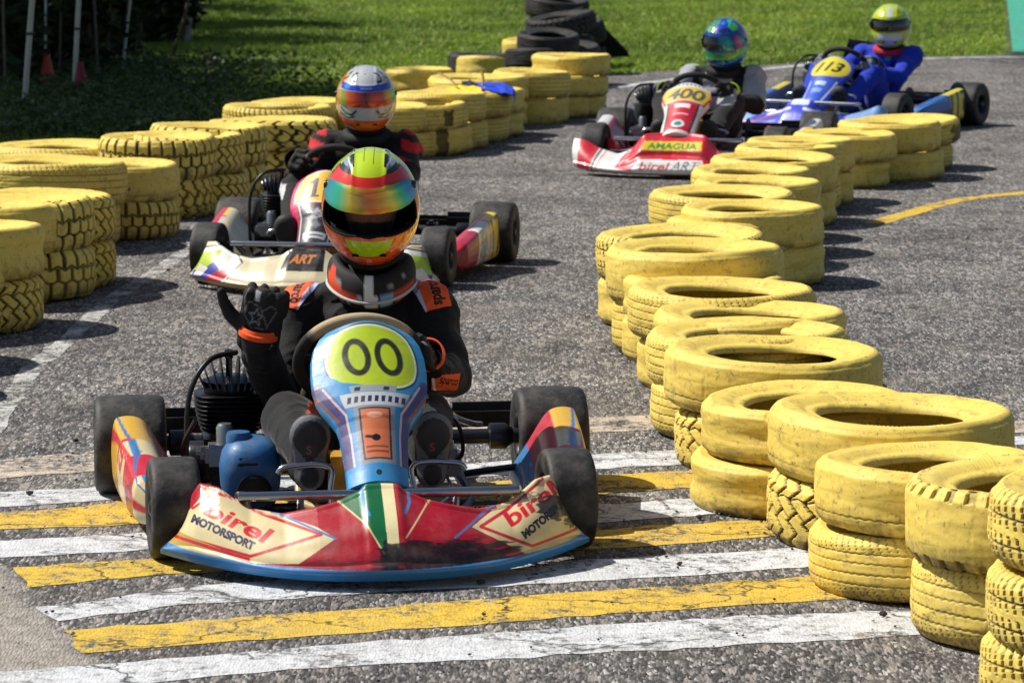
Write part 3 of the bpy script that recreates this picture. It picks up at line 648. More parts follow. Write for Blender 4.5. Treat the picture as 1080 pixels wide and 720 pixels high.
def engine(k,pos,lod,es=-1,bl=True):
    e=MB(); x,y,z=pos
    e.box((x,y,z+.02),(.15,.17,.15),bev=.02); e.lathe([(.0001,-.10),(.055,-.10),(.062,-.09),(.062,.02),(.05,.03)],20,Matrix.Translation((x+es*.02,y,z))@Matrix.Rotation(PI/2,4,'Y'))
    e.box((x,y+.06,z-.05),(.12,.10,.06),bev=.01); E=e.build('engine',M_FIN,k)
    f=MB(); nf=9
    for i in range(nf):
        q=i/(nf-1); rr=.082+.016*math.sin(q*PI*.6)
        f.lathe([(.04,-.0028),(rr-.003,-.0028),(rr,0),(rr-.003,.0028),(.04,.0028)],36,Matrix.Translation((x,y,z+.095+.0125*i)),sq=3.2)
    f.lathe([(.05,0),(.055,.12),(.0001,.12)],20,Matrix.Translation((x,y,z+.09))); f.build('cooling_fins',M_FIN,E)
    h=MB(); hz=z+.21
    for i in range(9):
        t_=(i-4)/4; hh=.088*math.sqrt(max(.3,1-(t_*.75)**2)); L_=.17*math.sqrt(max(.15,1-(t_*.8)**2))
        pl=[(-L_/2,0),(L_/2,0),(L_/2*.98,hh*.55),(L_/2*.55,hh*.95),(0,hh*1.0),(-L_/2*.6,hh*.85),(-L_/2*.98,hh*.4)]
        h.prism(pl,.0045,Matrix.Translation((x+t_*.07,y,hz))@Matrix.Rotation(t_*.42,4,'Y')@Matrix.Rotation(PI/2,4,'Z')@Matrix.Rotation(PI/2,4,'X'))
    h.lathe([(.07,-.01),(.075,.02),(.04,.035),(.0001,.035)],20,Matrix.Translation((x,y,hz)))
    h.lathe([(.009,0),(.009,.05),(.012,.052),(.012,.075),(.0001,.078)],12,Matrix.Translation((x,y,hz+.03))); h.build('cylinder_head',pm('worn_black_fins','#3a3b40',rough=.28,metal=.8),E)
    p=MB(); p.tube([(x+.02,y-.02,hz+.10),(x-.06,y-.10,hz+.09),(x-.115,y-.13,hz+.0),(x-.125,y-.12,z+.04),(x-.12,y-.10,z-.08)],.0075,10,sm=8); p.build('plug_cable',M_BLK,E)
    c=MB(); cx=x+es*.02
    c.box((cx-.02*es*-1,y-.13,z+.045),(.07,.075,.06),bev=.01); c.lathe([(.0001,-.03),(.024,-.03),(.024,.05),(.018,.06),(.0001,.06)],16,Matrix.Translation((cx,y-.13,z+.07)))
    c.box((cx-.05,y-.13,z+.05),(.06,.035,.035),bev=.012); c.build('carburettor',M_ALU,E)
    xh=MB(); xh.tube([(x,y+.09,z+.13),(x+.02,y+.16,z+.13),(x+.10,y+.23,z+.12),(x+.28,y+.27,z+.11)],[.028,.034,.045,.05,.046,.03],18,sm=5); xh.build('exhaust',pm('burnt_steel','#3c3833',rough=.45,metal=.9,var=.3),E)
    return E
def chassis(k,cfg,lod):
    fr=cfg.get('frame',M_DSTEEL)
    m=MB()
    for s in (-1,1):
        m.tube([(s*.18,-.70,.085),(s*.22,-.45,.075),(s*.30,-.15,.07),(s*.31,.2,.075),(s*.30,.62,.11)],.015,10,sm=6)
        m.tube([(s*.24,-.42,.08),(s*.36,-.46,.10),(s*.42,-.5,.13)],.014,10,sm=4)
        m.box((s*.42,-.5,.135),(.035,.05,.09),bev=.008)
        m.tube([(s*.30,-.24,.07),(s*.48,-.24,.08),(s*.52,-.2,.09),(s*.52,.2,.10),(s*.48,.24,.09),(s*.30,.24,.07)],.010,8,sm=5)
        m.box((s*.30,.5,.14),(.04,.08,.09),bev=.012)
    m.tube([(-.19,-.66,.085),(.19,-.66,.085)],.014,10); m.tube([(-.3,-.2,.072),(.3,-.2,.072)],.013,10); m.tube([(-.3,.33,.08),(.3,.33,.08)],.013,10)
    m.build('frame',fr,k)
    m=MB(); m.prism([(-.18,-.70),(.18,-.70),(.24,-.45),(.30,-.12),(-.30,-.12),(-.24,-.45)],.003,Matrix.Translation((0,0,.055))); m.build('floor_tray',M_ALU,k)
    m=MB(); m.tube([(-.55,.47,.14),(.55,.47,.14)],.022,18); 
    for s in (-1,1): m.lathe([(.025,0),(.038,.005),(.038,.05),(.03,.06),(.025,.07)],20,Matrix.Translation((s*.46-.035,.47,.14))@Matrix.Rotation(PI/2,4,'Y'))
    m.lathe([(.022,0),(.085,.0),(.088,.003),(.085,.006),(.022,.006)],40,Matrix.Translation((-.2,.47,.14))@Matrix.Rotation(PI/2,4,'Y'))
    m.lathe([(.022,0),(.092,.0),(.094,.004),(.092,.009),(.022,.009)],40,Matrix.Translation((.18,.47,.14))@Matrix.Rotation(PI/2,4,'Y')); m.build('rear_axle',M_DSTEEL,k)
    m=MB(); m.box((0,.68,.165),(1.10,.045,.05),bev=.02); m.box((-.44,.68,.17),(.24,.06,.075),bev=.025); m.box((.44,.68,.17),(.24,.06,.075),bev=.025)
    for s in (-1,1): m.tube([(s*.3,.6,.12),(s*.3,.68,.16)],.012,8)
    m.build('rear_bumper',M_BLK,k)
    m=MB()
    m.tube([(-.33,-.60,.15),(-.34,-.68,.195),(-.30,-.705,.20),(.30,-.705,.20),(.34,-.68,.195),(.33,-.60,.15)],.0125,12,sm=6)
    m.tube([(-.30,-.60,.10),(-.28,-.71,.135),(.28,-.71,.135),(.30,-.60,.10)],.010,10,sm=6)
    for s in (-1,1): m.tube([(s*.2,-.70,.20),(s*.2,-.64,.09)],.009,8)
    m.build('front_bumper',M_STEEL,k)
    for s in (-1,1):
        m=MB(); m.tube([(s*.10,-.55,.06),(s*.11,-.52,.16),(s*.11,-.50,.235),(s*.22,-.50,.238),(s*.245,-.50,.22)],.008,10,sm=5); m.build('pedal',M_STEEL,k)
    m=MB(); m.tube([(0,-.13,.44),(0,-.52,.10)],.010,10); m.tube([(-.42,-.55,.12),(-.03,-.53,.105)],.0065,8); m.tube([(.42,-.55,.12),(.03,-.53,.105)],.0065,8); m.build('steering_column',M_STEEL,k)
    m=MB(); m.box((0,-.36,.17),(.20,.17,.22),bev=.035,seg=4); m.lathe([(.03,0),(.03,.02),(.0001,.022)],18,Matrix.Translation((0,-.33,.28))); m.build('fuel_tank',M_TANK,k)
    # seat shell
    u=np.linspace(-1,1,25); v=np.linspace(0,1,20); P=[]
    for q in v:
        ang=q*1.75; cy=.30-.26*math.cos(ang*1.05)*.8+.10*q; cz=.055+.47*q**1.7; hw=.19-.035*abs(q-.45)
        P.append(np.stack([hw*np.sin(u*1.35)/math.sin(1.35),cy-.0*u-.17*(np.abs(u)**3)*q**.5,cz+.17*np.abs(u)**3*(1-q*.85)],-1))
    P=np.array(P); n_=P+np.array([0,.012,-.012]); m=MB(); m.grid(P); m.grid(n_,flip=True); m.build('seat',M_BLK,k)
def make_kart(nm,cfg,loc,rz,lod,label,group='racing karts on the track'):
    k=empty(nm,loc,rz,label,'go-kart',group)
    chassis(k,cfg,lod)
    wheel(k,-.515,-.47,.132,.128,lod,cfg.get('steer',0)); wheel(k,.515,-.47,.132,.128,lod,cfg.get('steer',0))
    wheel(k,-.605,.47,.140,.200,lod); wheel(k,.605,.47,.140,.200,lod)
    nu,nv={1:(760,150),0:(260,50)}[lod]
    A=fairing(cfg['fair'],nu,nv); y0=cfg['fair'].get('ylead',-.96)
    X=392+A[...,0]*415; Y=A[...,2]*411+(A[...,1]-y0)*.145*415
    MB().grid(A,col=cfg['fpaint'](X,Y,A),flip=True).build('front_fairing',M_VC,k,ang=0)
    Q,Xd,Yd=num_panel(*cfg['panel'],*( (220,300) if lod else (110,150)))
    o=MB().grid(Q,col=cfg['npaint'](Xd,Yd,Q),flip=True).build('number_panel',M_VC,k,ang=50)
    for s in (-1,1):
        P,t,sv=pod(s,cfg,150 if lod else 110,90 if lod else 72)
        MB().grid(P,cv=True,col=cfg['ppaint'](P,t,sv,s),flip=(s>0)).build('side_pod',M_VC,k,ang=0)
    steering_wheel(k,(0,-.12,cfg.get('wz',.455)),cfg.get('swr',.163),cfg.get('swt',R(38)),cfg.get('suede','#9c8a6c'))
    engine(k,cfg.get('eng',(-.335,.17,.135)),lod)
    return k
def Kl(loc,rz,p):
    c,s=math.cos(rz),math.sin(rz); return np.array([loc[0]+c*p[0]-s*p[1],loc[1]+s*p[0]+c*p[1],p[2]])
# ---------------- livery of the front kart
def fp1(X,Y,A):
    d=lambda pts:[(x,620-y-(x-392)*.019) for x,y in pts]
    p=Paint(X,Y,'#a80a20'); nd=lambda x,y:(x,620-y-(x-392)*.019)
    p.poly(d([(150,620),(150,480),(330,480),(365,512),(300,548),(200,620)]),'#b00f28')
    # centre tricolour
    p.poly(d([(345,528),(376,505),(393,490),(392,600),(388,585),(372,552)]),'#0f6b3c')
    p.poly(d([(362,500),(392,500),(392,560),(378,556),(366,530)]),'#0f6b3c')
    p.poly(d([(391,490),(404,490),(404,575),(392,590)]),'#e6d9a8')
    p.line(d([(345,528),(372,552),(389,583)]),1.8,'#dccb94'); p.line(d([(446,523),(428,545),(412,565)]),1.6,'#dccb94')
    p.line(d([(371,512),(371,533),(376,542)]),3,'#2d8cc9'); p.line(d([(419,508),(420,530),(414,540)]),3,'#2d8cc9')
    # left panel
    L=d([(160,580),(212,517),(236,519),(262,536),(322,555),(339,566),(300,592),(249,592),(172,586)])
    p.poly(L,'#dccb98')
    p.line(d([(218,521),(238,526),(262,541),(325,562),(252,585),(180,566)]),3.2,'#c3142b')
    p.line(d([(196,538),(216,523)]),2.4,'#c3142b'); p.poly(d([(166,576),(180,562),(252,590),(249,594)]),'#b89a3c'); p.line(d([(172,566),(250,588)]),3.5,'#c9152b')
    p.line(d([(262,533),(300,549),(339,566)]),2.2,'#3079b8')
    x,y=nd(205,543.5); p.text('birel',x,y,17,'#cf1c2c',-26,shear=.25,bold=.03,w=74)
    x,y=nd(193,552); p.text('MOTORSPORT',x,y,9.4,'#10184a',-25,bold=.06,w=68)
    # right panel
    p.poly(d([(612,565),(612,540),(590,505),(568,500),(523,532),(484,556),(552,590),(612,570)]),'#dccb98')
    p.line(d([(570,508),(527,539),(494,556),(549,577),(606,562)]),3.4,'#c3142b'); p.line(d([(568,503),(520,529),(464,566)]),2.2,'#3079b8'); p.line(d([(579,512),(600,532)]),3,'#c3142b')
    p.poly(d([(548,583),(612,566),(612,580),(550,592)]),'#d8b734')
    x,y=nd(528,558); p.text('birel',x,y,17,'#cf1c2c',29,shear=.0,bold=.03,w=66)
    x,y=nd(542,570); p.text('MOTORSPORT',x,y,9.4,'#0d101c',32,bold=.06,w=72)
    # scuffs of black rubber and scraped varnish
    p.scuff(435,*nd(435,586)[1:],58,17,'#10070a',2,3,-.15,.92); p.scuff(395,*nd(395,585)[1:],12,17,'#141014',5,3,.1,.9); p.scuff(478,*nd(478,584)[1:],56,17,'#1c090c',8,4,.0,.9)
    p.scuff(583,*nd(583,538)[1:],28,13,'#100e14',3,4,.05,.9); p.scuff(601,*nd(601,553)[1:],12,8,'#121115',7,4,.2,.9); p.scuff(556,*nd(556,527)[1:],14,6,'#2a2024',9,4,.4,.7)
    p.scuff(330,*nd(330,592)[1:],50,6,'#5a1018',4,5,.5,.6)
    # blue bottom rail
    v=(A[...,2]-.035-.02*(np.abs(X-392)/230)**3); p.mask((v<.021),'#2a7cbc')
    return p.C
TAB1=[(335,20),(337,32),(341,41),(348,49),(358,55),(372,58.5),(388,59.5),(404,59),(417,56),(427,50),(436,43),(444,37.5),(455,34.5),(475,32.5),(495,31),(509,31)]
def np1(X,Y,Q):
    p=Paint(X,-Y,'#2f8fcb')   # image-like coordinates, y down
    inner=[(342,386),(343,368),(350,352),(366,345.5),(386,343.5),(406,345.5),(422,352),(431,366),(434,384),(430,400),(418,409),(402,412),(386,413.5),(368,412),(352,406)]
    inner=[tuple(q[:2]) for q in smooth_path(np.c_[np.array(inner),np.zeros(len(inner))],5,True)]; p.line(inner,6,'#26323c',closed=True); p.poly(inner,'#b9cf1f'); p.line(inner,2,'#e4ecd0',closed=True)
    th=np.linspace(0,2*PI,28)
    for cx,l_ in ((372.5,0),(406,0)):
        pts=[(cx+11.5*math.cos(t)+(0)*math.sin(t)*3-math.sin(t)*-2.0,378.5+17.5*math.sin(t)) for t in th]; p.line(pts,6.4,'#26281a')
    p.poly([(340,392),(356,404),(386,411),(386,420),(352,420),(332,398)],'#2f8fcb'); p.poly(inner,'#b9cf1f',0)
    p.poly([(352,417),(425,417),(420,431),(357,431)],'#c8ccd0'); p.poly([(362,409),(412,409),(410,416),(364,416)],'#9fa6ae')
    for x in range(360,418,7): p.poly([(x,421),(x+4,421),(x+3,427),(x-1,427)],'#2a2f55')
    p.poly([(368,411),(374,411),(373,415),(367,415)],'#222222'); p.poly([(398,411),(404,411),(403,415),(397,415)],'#222222')
    for s in (-1,1):
        c=386
        p.line([(c+s*56,404),(c+s*46,418),(c+s*33,436),(c+s*29,460),(c+s*27,508)],11,'#4b4478'); p.line([(c+s*50,406),(c+s*41,420),(c+s*28.5,437),(c+s*25,460),(c+s*23,500)],2.2,'#c9b9c9'); p.line([(c+s*60,410),(c+s*48,426),(c+s*36,440)],2.5,'#8f5a4a')
    p.poly([(365,431),(408,431),(405,490),(368,490)],'#8d929c'); p.poly([(370,433),(403,433),(401,486),(372,486)],'#30333c'); p.poly([(372,435),(401,435),(399,484),(374,484)],'#d9764a')
    p.ellipse(386,441,8,3,'#f0b090'); p.ellipse(386,464,4.5,3.5,'#121212'); p.line([(376,462),(386,464)],3,'#121212')
    p.line([(376,473),(397,473)],2,'#8a4530'); p.line([(376,478),(397,478)],2,'#8a4530')
    p.poly([(350,490),(424,490),(424,512),(350,512)],'#1f8cc9'); p.ellipse(386,500,3,3,'#111111')
    return p.C
def pp1(P,t,sv,s):
    # design coordinates: along the pod and around it
    X=t*100; Y=(sv*100); p=Paint(X,Y,'#d9c896')
    p.mask((Y>70)|(Y<8),'#cb1f3d'); p.mask((Y>56)&(Y<61),'#2f7fc0' if s<0 else '#8a8f93')
    for a,b,c in ((10,30,'#c8152c'),(34,62,'#d6b33a'),(66,80,'#c8152c')):
        p.poly([(a,20),(b,20),(b+14,70),(a+8,70)],c,.0 if c!='#c8152c' else 1)
    p.mask((X>62)&(Y<68)&(Y>10),'#d9a91e'); p.line([(0,30),(40,52),(100,40)],5,'#c8152c'); p.line([(0,46),(45,60),(100,52)],2.5,'#2b6fae'); p.line([(12,22),(100,26)],4,'#c8152c')
    p.text('birel',16,32,20,'#c9182c',8,shear=.2,bold=.02)
    if s>0: p.mask((Y>66)|(Y<10),'#2676b5'); p.mask((Y>66)&(Y<80),'#c01c38')
    p.scuff(20,30,14,14,'#2a2222',3,4,.4,.7); p.scuff(70,24,20,12,'#2a2222',5,4,.5,.6)
    return p.C
K1=(np.array([-.430,9.49,0]),R(7.5))
cfg1=dict(fair=dict(ta=[0,.075,.1,.2,.45,.60,.75,.86,.93,1],tz=[.226,.226,.21,.187,.155,.163,.208,.212,.175,.11],sweep=.33,dep=[.19,.17,.14,.11,.05]),fpaint=fp1,panel=(TAB1,1,-.70,.212,-.33,.575,.045),npaint=np1,ppaint=pp1,steer=R(3),suede='#b29c78')
kart1=make_kart('racing_kart',cfg1,K1[0],K1[1],1,'front kart with blue-rimmed lime number 00 panel and red fairing on the striped road')
m=MB(); c=(-.30,-.20,.17)
pr=[(.0001,.10),(.035,.098),(.06,.085),(.077,.055),(.083,.02),(.080,-.03),(.07,-.075),(.06,-.085)]
m.lathe(pr,32,Matrix.Translation(c)@Matrix.Rotation(R(14),4,'X'),sq=2.6); m.lathe([(.0001,.012),(.03,.012),(.034,0),(.034,-.03)],18,Matrix.Translation((c[0]-.03,c[1]-.0,c[2]+.10)))
ab=m.build('airbox',M_BLUEB,kart1)
m=MB(); m.lathe([(.0001,0),(.038,0),(.046,.006),(.046,.02)],24,Matrix.Translation((c[0]+.005,c[1]-.090,c[2]-.035))@Matrix.Rotation(R(90-8),4,'X')@Matrix.Rotation(PI,4,'Y')@Matrix.Rotation(PI,4,'Y')); 
for i in range(3): m.box((c[0]-.01,c[1]-.082+.008*i,c[2]+.035+.014*i),(.055-.006*i,.02,.007),rot=(R(-35),0,0),bev=.003)
m.build('intake_grille',M_BLK,ab)
# small machinery on the front kart
for pts,r_,mt,nm in (([(-.44,-.10,.30),(-.47,-.02,.22),(-.46,.08,.14),(-.40,.2,.10)],.006,M_BLK,'throttle_cable'),([(-.28,.30,.22),(-.22,.38,.26),(-.10,.46,.20),(0,.47,.17)],.009,M_BLK,'breather_hose'),
 ([(.10,-.50,.10),(.20,-.30,.09),(.26,-.05,.09),(.24,.30,.12)],.005,M_STEEL,'brake_rod'),([(.22,-.12,.32),(.28,-.05,.26),(.30,.05,.16),(.26,.15,.12)],.006,M_BLK,'brake_hose'),([(.24,.16,.30),(.30,.22,.24),(.36,.34,.2),(.40,.44,.18)],.009,M_STEEL,'seat_stay'),([(-.24,.16,.30),(-.28,.26,.24),(-.33,.36,.2),(-.38,.44,.18)],.009,M_STEEL,'seat_stay'),([(.20,-.36,.10),(.30,-.30,.12),(.40,-.42,.12)],.005,M_ORA,'tie_wire')):
    m=MB(); m.tube(pts,r_,8,sm=6); m.build(nm,mt,kart1)
m=MB(); m.box((.27,.13,.13),(.07,.09,.08),bev=.012); m.lathe([(.0001,0),(.016,0),(.016,.03),(.0001,.03)],14,Matrix.Translation((.27,.12,.16))); m.build('brake_master_cylinder',M_ALU,kart1)
m=MB(); m.box((.20,.41,.19),(.05,.10,.06),bev=.01); m.build('brake_caliper',pm('gold_caliper','#a8792a',rough=.35,metal=.8),kart1)
m=MB(); th_=np.linspace(0,2*PI*9,160); m.tube(np.stack([.22+.010*np.cos(th_),-.62+.0*th_,.135+.010*np.sin(th_)],-1)+np.stack([np.linspace(0,.10,160),0*th_,0*th_],-1),.0022,6); m.build('return_spring',pm('brass_spring','#b5803a',rough=.35,metal=.9),kart1)
m=MB(); m.tube([(-.20,-.12,.30),(-.165,-.2,.24),(-.175,-.33,.12),(-.10,-.40,.10)],.011,10,sm=8); m.tube([(-.14,.0,.36),(-.15,-.08,.33),(-.12,-.14,.28)],.008,8,sm=6); m.build('fuel_hose',M_HOSE,kart1)
# ---------------- the kart behind (cream nose, yellow number panel)
def fp2(X,Y,A):
    p=Paint(X,Y,'#d8cba6'); x=X-392
    for s in (-1,1):
        q=lambda pts:[(392+s*a,b) for a,b in pts]
        p.poly(q([(225,15),(150,20),(118,62),(150,100),(205,90),(225,40)]),'#e4e2da'); p.poly(q([(222,20),(175,25),(160,50),(190,80),(222,60)]),'#3a49a8')
        p.poly(q([(165,85),(205,80),(222,48),(195,50),(170,66)]),'#b7cf2d'); p.poly(q([(128,48),(160,22),(205,20),(186,36),(150,52)]),'#c8203a'); p.poly(q([(185,52),(205,60),(220,38),(200,38)]),'#e8e4dc')
        p.line(q([(118,62),(150,98),(205,90)]),3,'#3a4048'); p.line(q([(120,60),(150,20)]),2.5,'#8a8f93')
    p.poly([(352,48),(432,48),(426,80),(420,120),(364,120),(358,80)],'#181412'); p.text('ART',366,62,17,'#c8742c',0,shear=.2,bold=.04)
    p.scuff(300,20,60,6,'#6a6052',3,4,.3,.6)
    p.mask(A[...,2]<.045,'#b9a26c')
    return p.C
def np2(X,Y,Q):
    p=Paint(X,-Y,'#d81d62'); inner=[(338,388),(343,364),(354,349),(386,344),(418,349),(429,364),(434,388),(432,408),(386,412),(340,408)]
    p.line(inner,5,'#e8e0dc',closed=True); p.poly(inner,'#e9b81e'); p.poly([(338,388),(343,364),(354,349),(352,380),(346,408)],'#b7c727')
   
    # number 17, upright in this design space
    p.poly([(361,366),(372,359),(377,359),(377,398),(383,398),(383,403),(361,403),(361,398),(368,398),(368,369),(361,372)],'#3c1a3a')
    p.poly([(390,359),(418,359),(418,366),(404,403),(395,403),(408,367),(390,367)],'#3c1a3a')
    p.poly([(346,416),(426,416),(414,508),(358,508)],'#24242a'); p.line([(342,414),(350,440),(356,508)],5,'#d81d50'); p.line([(430,414),(422,440),(416,508)],5,'#d81d50')
    p.line([(349,418),(357,442),(362,508)],2.4,'#d8d8da'); p.line([(423,418),(415,442),(410,508)],2.4,'#d8d8da')
    p.scuff(386,440,20,16,'#b8bac0',3,6,.5,.8); p.scuff(386,462,16,10,'#8d9198',6,6,.5,.8)
    p.poly([(366,478),(408,478),(406,492),(368,492)],'#c9ccd0'); p.line([(372,485),(402,485)],3,'#2a2a30')
    return p.C
def pp2(P,t,sv,s):
    X=t*100; Y=sv*100; p=Paint(X,Y,'#c21f36' if s>0 else '#d9cba5')
    p.poly([(0,20),(30,15),(45,60),(10,62)],'#a5122c'); p.poly([(30,12),(62,12),(70,62),(44,62)],'#c9c6c2'); p.poly([(62,10),(100,10),(100,62),(70,62)],'#e2c11f')
    p.scuff(48,34,14,16,'#5b4a44',2,6,.4,.7); p.scuff(34,50,10,8,'#8e2a35',5,5,.4,.8); p.line([(30,12),(44,62)],3,'#f0ede6'); p.line([(62,10),(70,62)],3,'#d0204a')
    p.text('17',72,24,26,'#2a1d10',0,bold=.03)
    if s<0: p.poly([(40,20),(100,20),(100,60),(50,60)],'#c8203a'); p.poly([(60,25),(100,25),(100,45),(66,45)],'#e0b52a')
    p.mask((Y>66)|(Y<8),'#c8123c' if s>0 else '#d9cba5')
    return p.C
rz2=R(-9.5); p2=G(462,302); K2=(p2-Kl((0,0,0),rz2,(.515*.95,-.47*.95,0)),rz2)
cfg2=dict(fair=dict(ta=[0,.12,.2,.45,.62,.8,.92,1],tz=[.185,.185,.155,.135,.15,.195,.19,.12],sweep=.28,flare=-.10),fpaint=fp2,panel=(TAB1,.95,-.70,.175,-.36,.475,.045),npaint=np2,ppaint=pp2,suede='#1a191b')
kart2=make_kart('racing_kart',cfg2,K2[0],K2[1],1,'middle kart with cream nose and yellow number 17 panel, right behind the orange helmet')
kart2.scale=(.95,.95,.95)
# ---------------- red and white kart
def fp3(X,Y,A):
    p=Paint(X,Y,'#e6e4e2')
    p.poly([(262,25),(300,18),(484,18),(522,25),(500,75),(470,140),(314,140),(284,75)],'#cf1530'); p.poly([(300,12),(484,12),(466,46),(318,46)],'#e2e0de')
    p.line([(262,25),(284,75),(300,120)],3,'#e0a0a8')
    for s in (-1,1):
        q=lambda pts:[(392+s*a,b) for a,b in pts]
        p.poly(q([(226,0),(200,0),(172,95),(226,110)]),'#cf1530'); p.line(q([(196,0),(166,90)]),5,'#1d3a3c'); p.line(q([(186,0),(156,80)]),2.5,'#cf1530'); p.line(q([(120,30),(100,70)]),2,'#c0c0c0')
    p.text('birel',322,20,19,'#b5142b',0,shear=.2,bold=.02,w=72); p.text('ART',396,20,22,'#2a2d33',0,shear=.35,bold=-.004,w=66)
    p.poly([(322,68),(462,68),(460,90),(324,90)],'#d8c42a'); p.text('AMAGUA',334,71,15,'#1f7a2e',0,bold=.03,w=116)
    p.mask(A[...,2]<.035,'#101214')
    return p.C
TAB3=[(335,34),(338,42),(345,49),(358,54),(372,55),(390,52),(405,46),(420,41),(440,38),(470,38),(495,38),(509,34)]
def np3(X,Y,Q):
    p=Paint(X,-Y,'#dcdad8'); p.poly([(338,352),(434,352),(440,372),(430,398),(342,398),(332,372)],'#e3c21e')
    p.line([(334,352),(330,372),(342,402),(430,402),(442,372),(438,352)],4,'#c8142e')
    p2_=Paint(X,Y,'#000000'); p2_.text('400',344,-394,36,'#ffffff',0,shear=.15,bold=.03,w=86); p.mask(p2_.C[...,0],'#55565c')
    p.poly([(352,404),(420,404),(414,500),(358,500)],'#cb1330'); p.line([(352,404),(358,500)],4,'#1a4c35'); p.line([(420,404),(414,500)],4,'#2a2c30'); p.poly([(368,410),(404,410),(403,424),(369,424)],'#e8e8e8')
    p.ellipse(386,480,15,13,'#dfe8e6'); p.ellipse(386,480,9,8,'#2c8a86'); p.line([(370,445),(402,445)],4,'#f0c0c8')
    for x in range(346,430,9): p.poly([(x,340),(x+5,340),(x+5,346),(x,346)],'#7a7c80')
    return p.C
def pp3(P,t,sv,s):
    X=t*100;Y=sv*100; p=Paint(X,Y,'#d8d6d4'); p.poly([(0,12),(40,12),(30,62),(0,62)],'#cc1530'); p.poly([(40,12),(70,12),(62,62),(32,62)],'#e4c91f'); p.line([(70,12),(62,62)],4,'#1c2a2c'); p.mask((Y>66)|(Y<8),'#cf1b30'); return p.C
rz3=R(-14); p3=G(705,184,.03); K3=(p3-Kl((0,0,0),rz3,(0,-.96,0)),rz3); K3[0][2]=0
cfg3=dict(fair=dict(hw=.575,ta=[0,.30,.42,.55,.75,.9,1],tz=[.235,.225,.14,.11,.14,.185,.19],sweep=.16,swp=2.6,flare=.02,dep=[.22,.20,.15,.10,.06],crease=.03),fpaint=fp3,panel=(TAB3,1,-.76,.215,-.38,.46,.045),npaint=np3,ppaint=pp3,frame=M_REDP,wz=.40,suede='#1a191b')
kart3=make_kart('racing_kart',cfg3,K3[0],K3[1],0,'red and white kart with grey number 400 plate, turning before the grass')
# ---------------- blue kart
def fp4(X,Y,A):
    p=Paint(X,Y,'#2340b8')
    p.poly([(340,10),(444,10),(436,140),(348,140)],'#2a3fc4')
    for s in (-1,1):
        q=lambda pts:[(392+s*a,b) for a,b in pts]
        p.poly(q([(225,50),(150,44),(120,62),(170,96),(225,100)]),'#7fa4dc'); p.poly(q([(225,30),(170,30),(150,42),(225,52)]),'#dfe6f0'); p.line(q([(60,60),(120,40),(225,28)]),4,'#c43a4a'); p.line(q([(50,30),(130,22),(225,12)]),3,'#6fb6e6')
    p.line([(300,60),(372,78)],7,'#dfe6f0'); p.line([(412,78),(484,60)],7,'#dfe6f0'); p.poly([(366,88),(418,88),(412,116),(372,116)],'#cfdcf0'); p.mask(A[...,2]<.03,'#0d1330'); return p.C
def np4(X,Y,Q):
    p=Paint(X,-Y,'#2746c0'); p.ellipse(386,376,53,36,'#d8c81f'); 
    p2_=Paint(X,Y,'#000000'); p2_.text('113',350,-394,34,'#ffffff',0,shear=.25,bold=.035,w=74); p.mask(p2_.C[...,0],'#131310')
    p.poly([(346,420),(426,420),(414,505),(358,505)],'#2f5ad0'); p.line([(350,420),(362,500)],4,'#cfd8ea'); p.line([(422,420),(410,500)],4,'#cfd8ea'); p.poly([(370,430),(402,430),(400,444),(372,444)],'#b8c8e8'); p.poly([(372,455),(400,455),(399,470),(373,470)],'#7fa0e0')
    return p.C
def pp4(P,t,sv,s):
    X=t*100;Y=sv*100; p=Paint(X,Y,'#16265a'); p.poly([(0,36),(66,36),(60,62),(0,62)],'#1f62b4'); p.poly([(10,14),(60,14),(56,28),(8,28)],'#0c1a4a'); p.line([(4,50),(56,46)],4,'#6fb0dc'); p.line([(14,30),(60,28)],4,'#3f78b8'); p.scuff(30,24,26,8,'#0a0d1a',3,4,.3,.8)
    p.poly([(66,12),(98,12),(96,64),(60,64)],'#d8c81f'); p.mask((Y>66)|(Y<8),'#15225e')
    if s>0: p.text('113',64,18,34,'#11110d',0,bold=.03,w=32)
    else: p.text('113',64,18,34,'#11110d',0,bold=.03,w=32)
    return p.C
rz4=R(-30); p4=G(1021,132); K4=(p4-Kl((0,0,0),rz4,(.605,.47,0)),rz4)
cfg4=dict(fair=dict(hw=.56,ta=[0,.14,.22,.5,.7,.88,1],tz=[.22,.21,.15,.12,.15,.19,.15],sweep=.28,flare=-.08),fpaint=fp4,panel=(TAB3,1,-.66,.165,-.26,.44,.045),npaint=np4,ppaint=pp4,frame=pm('blue_frame','#1f6fc0',rough=.35,coat=.3),wz=.385,suede='#1a191b')
kart4=make_kart('racing_kart',cfg4,K4[0],K4[1],0,'blue kart with yellow number 113 plate, furthest away on the track')
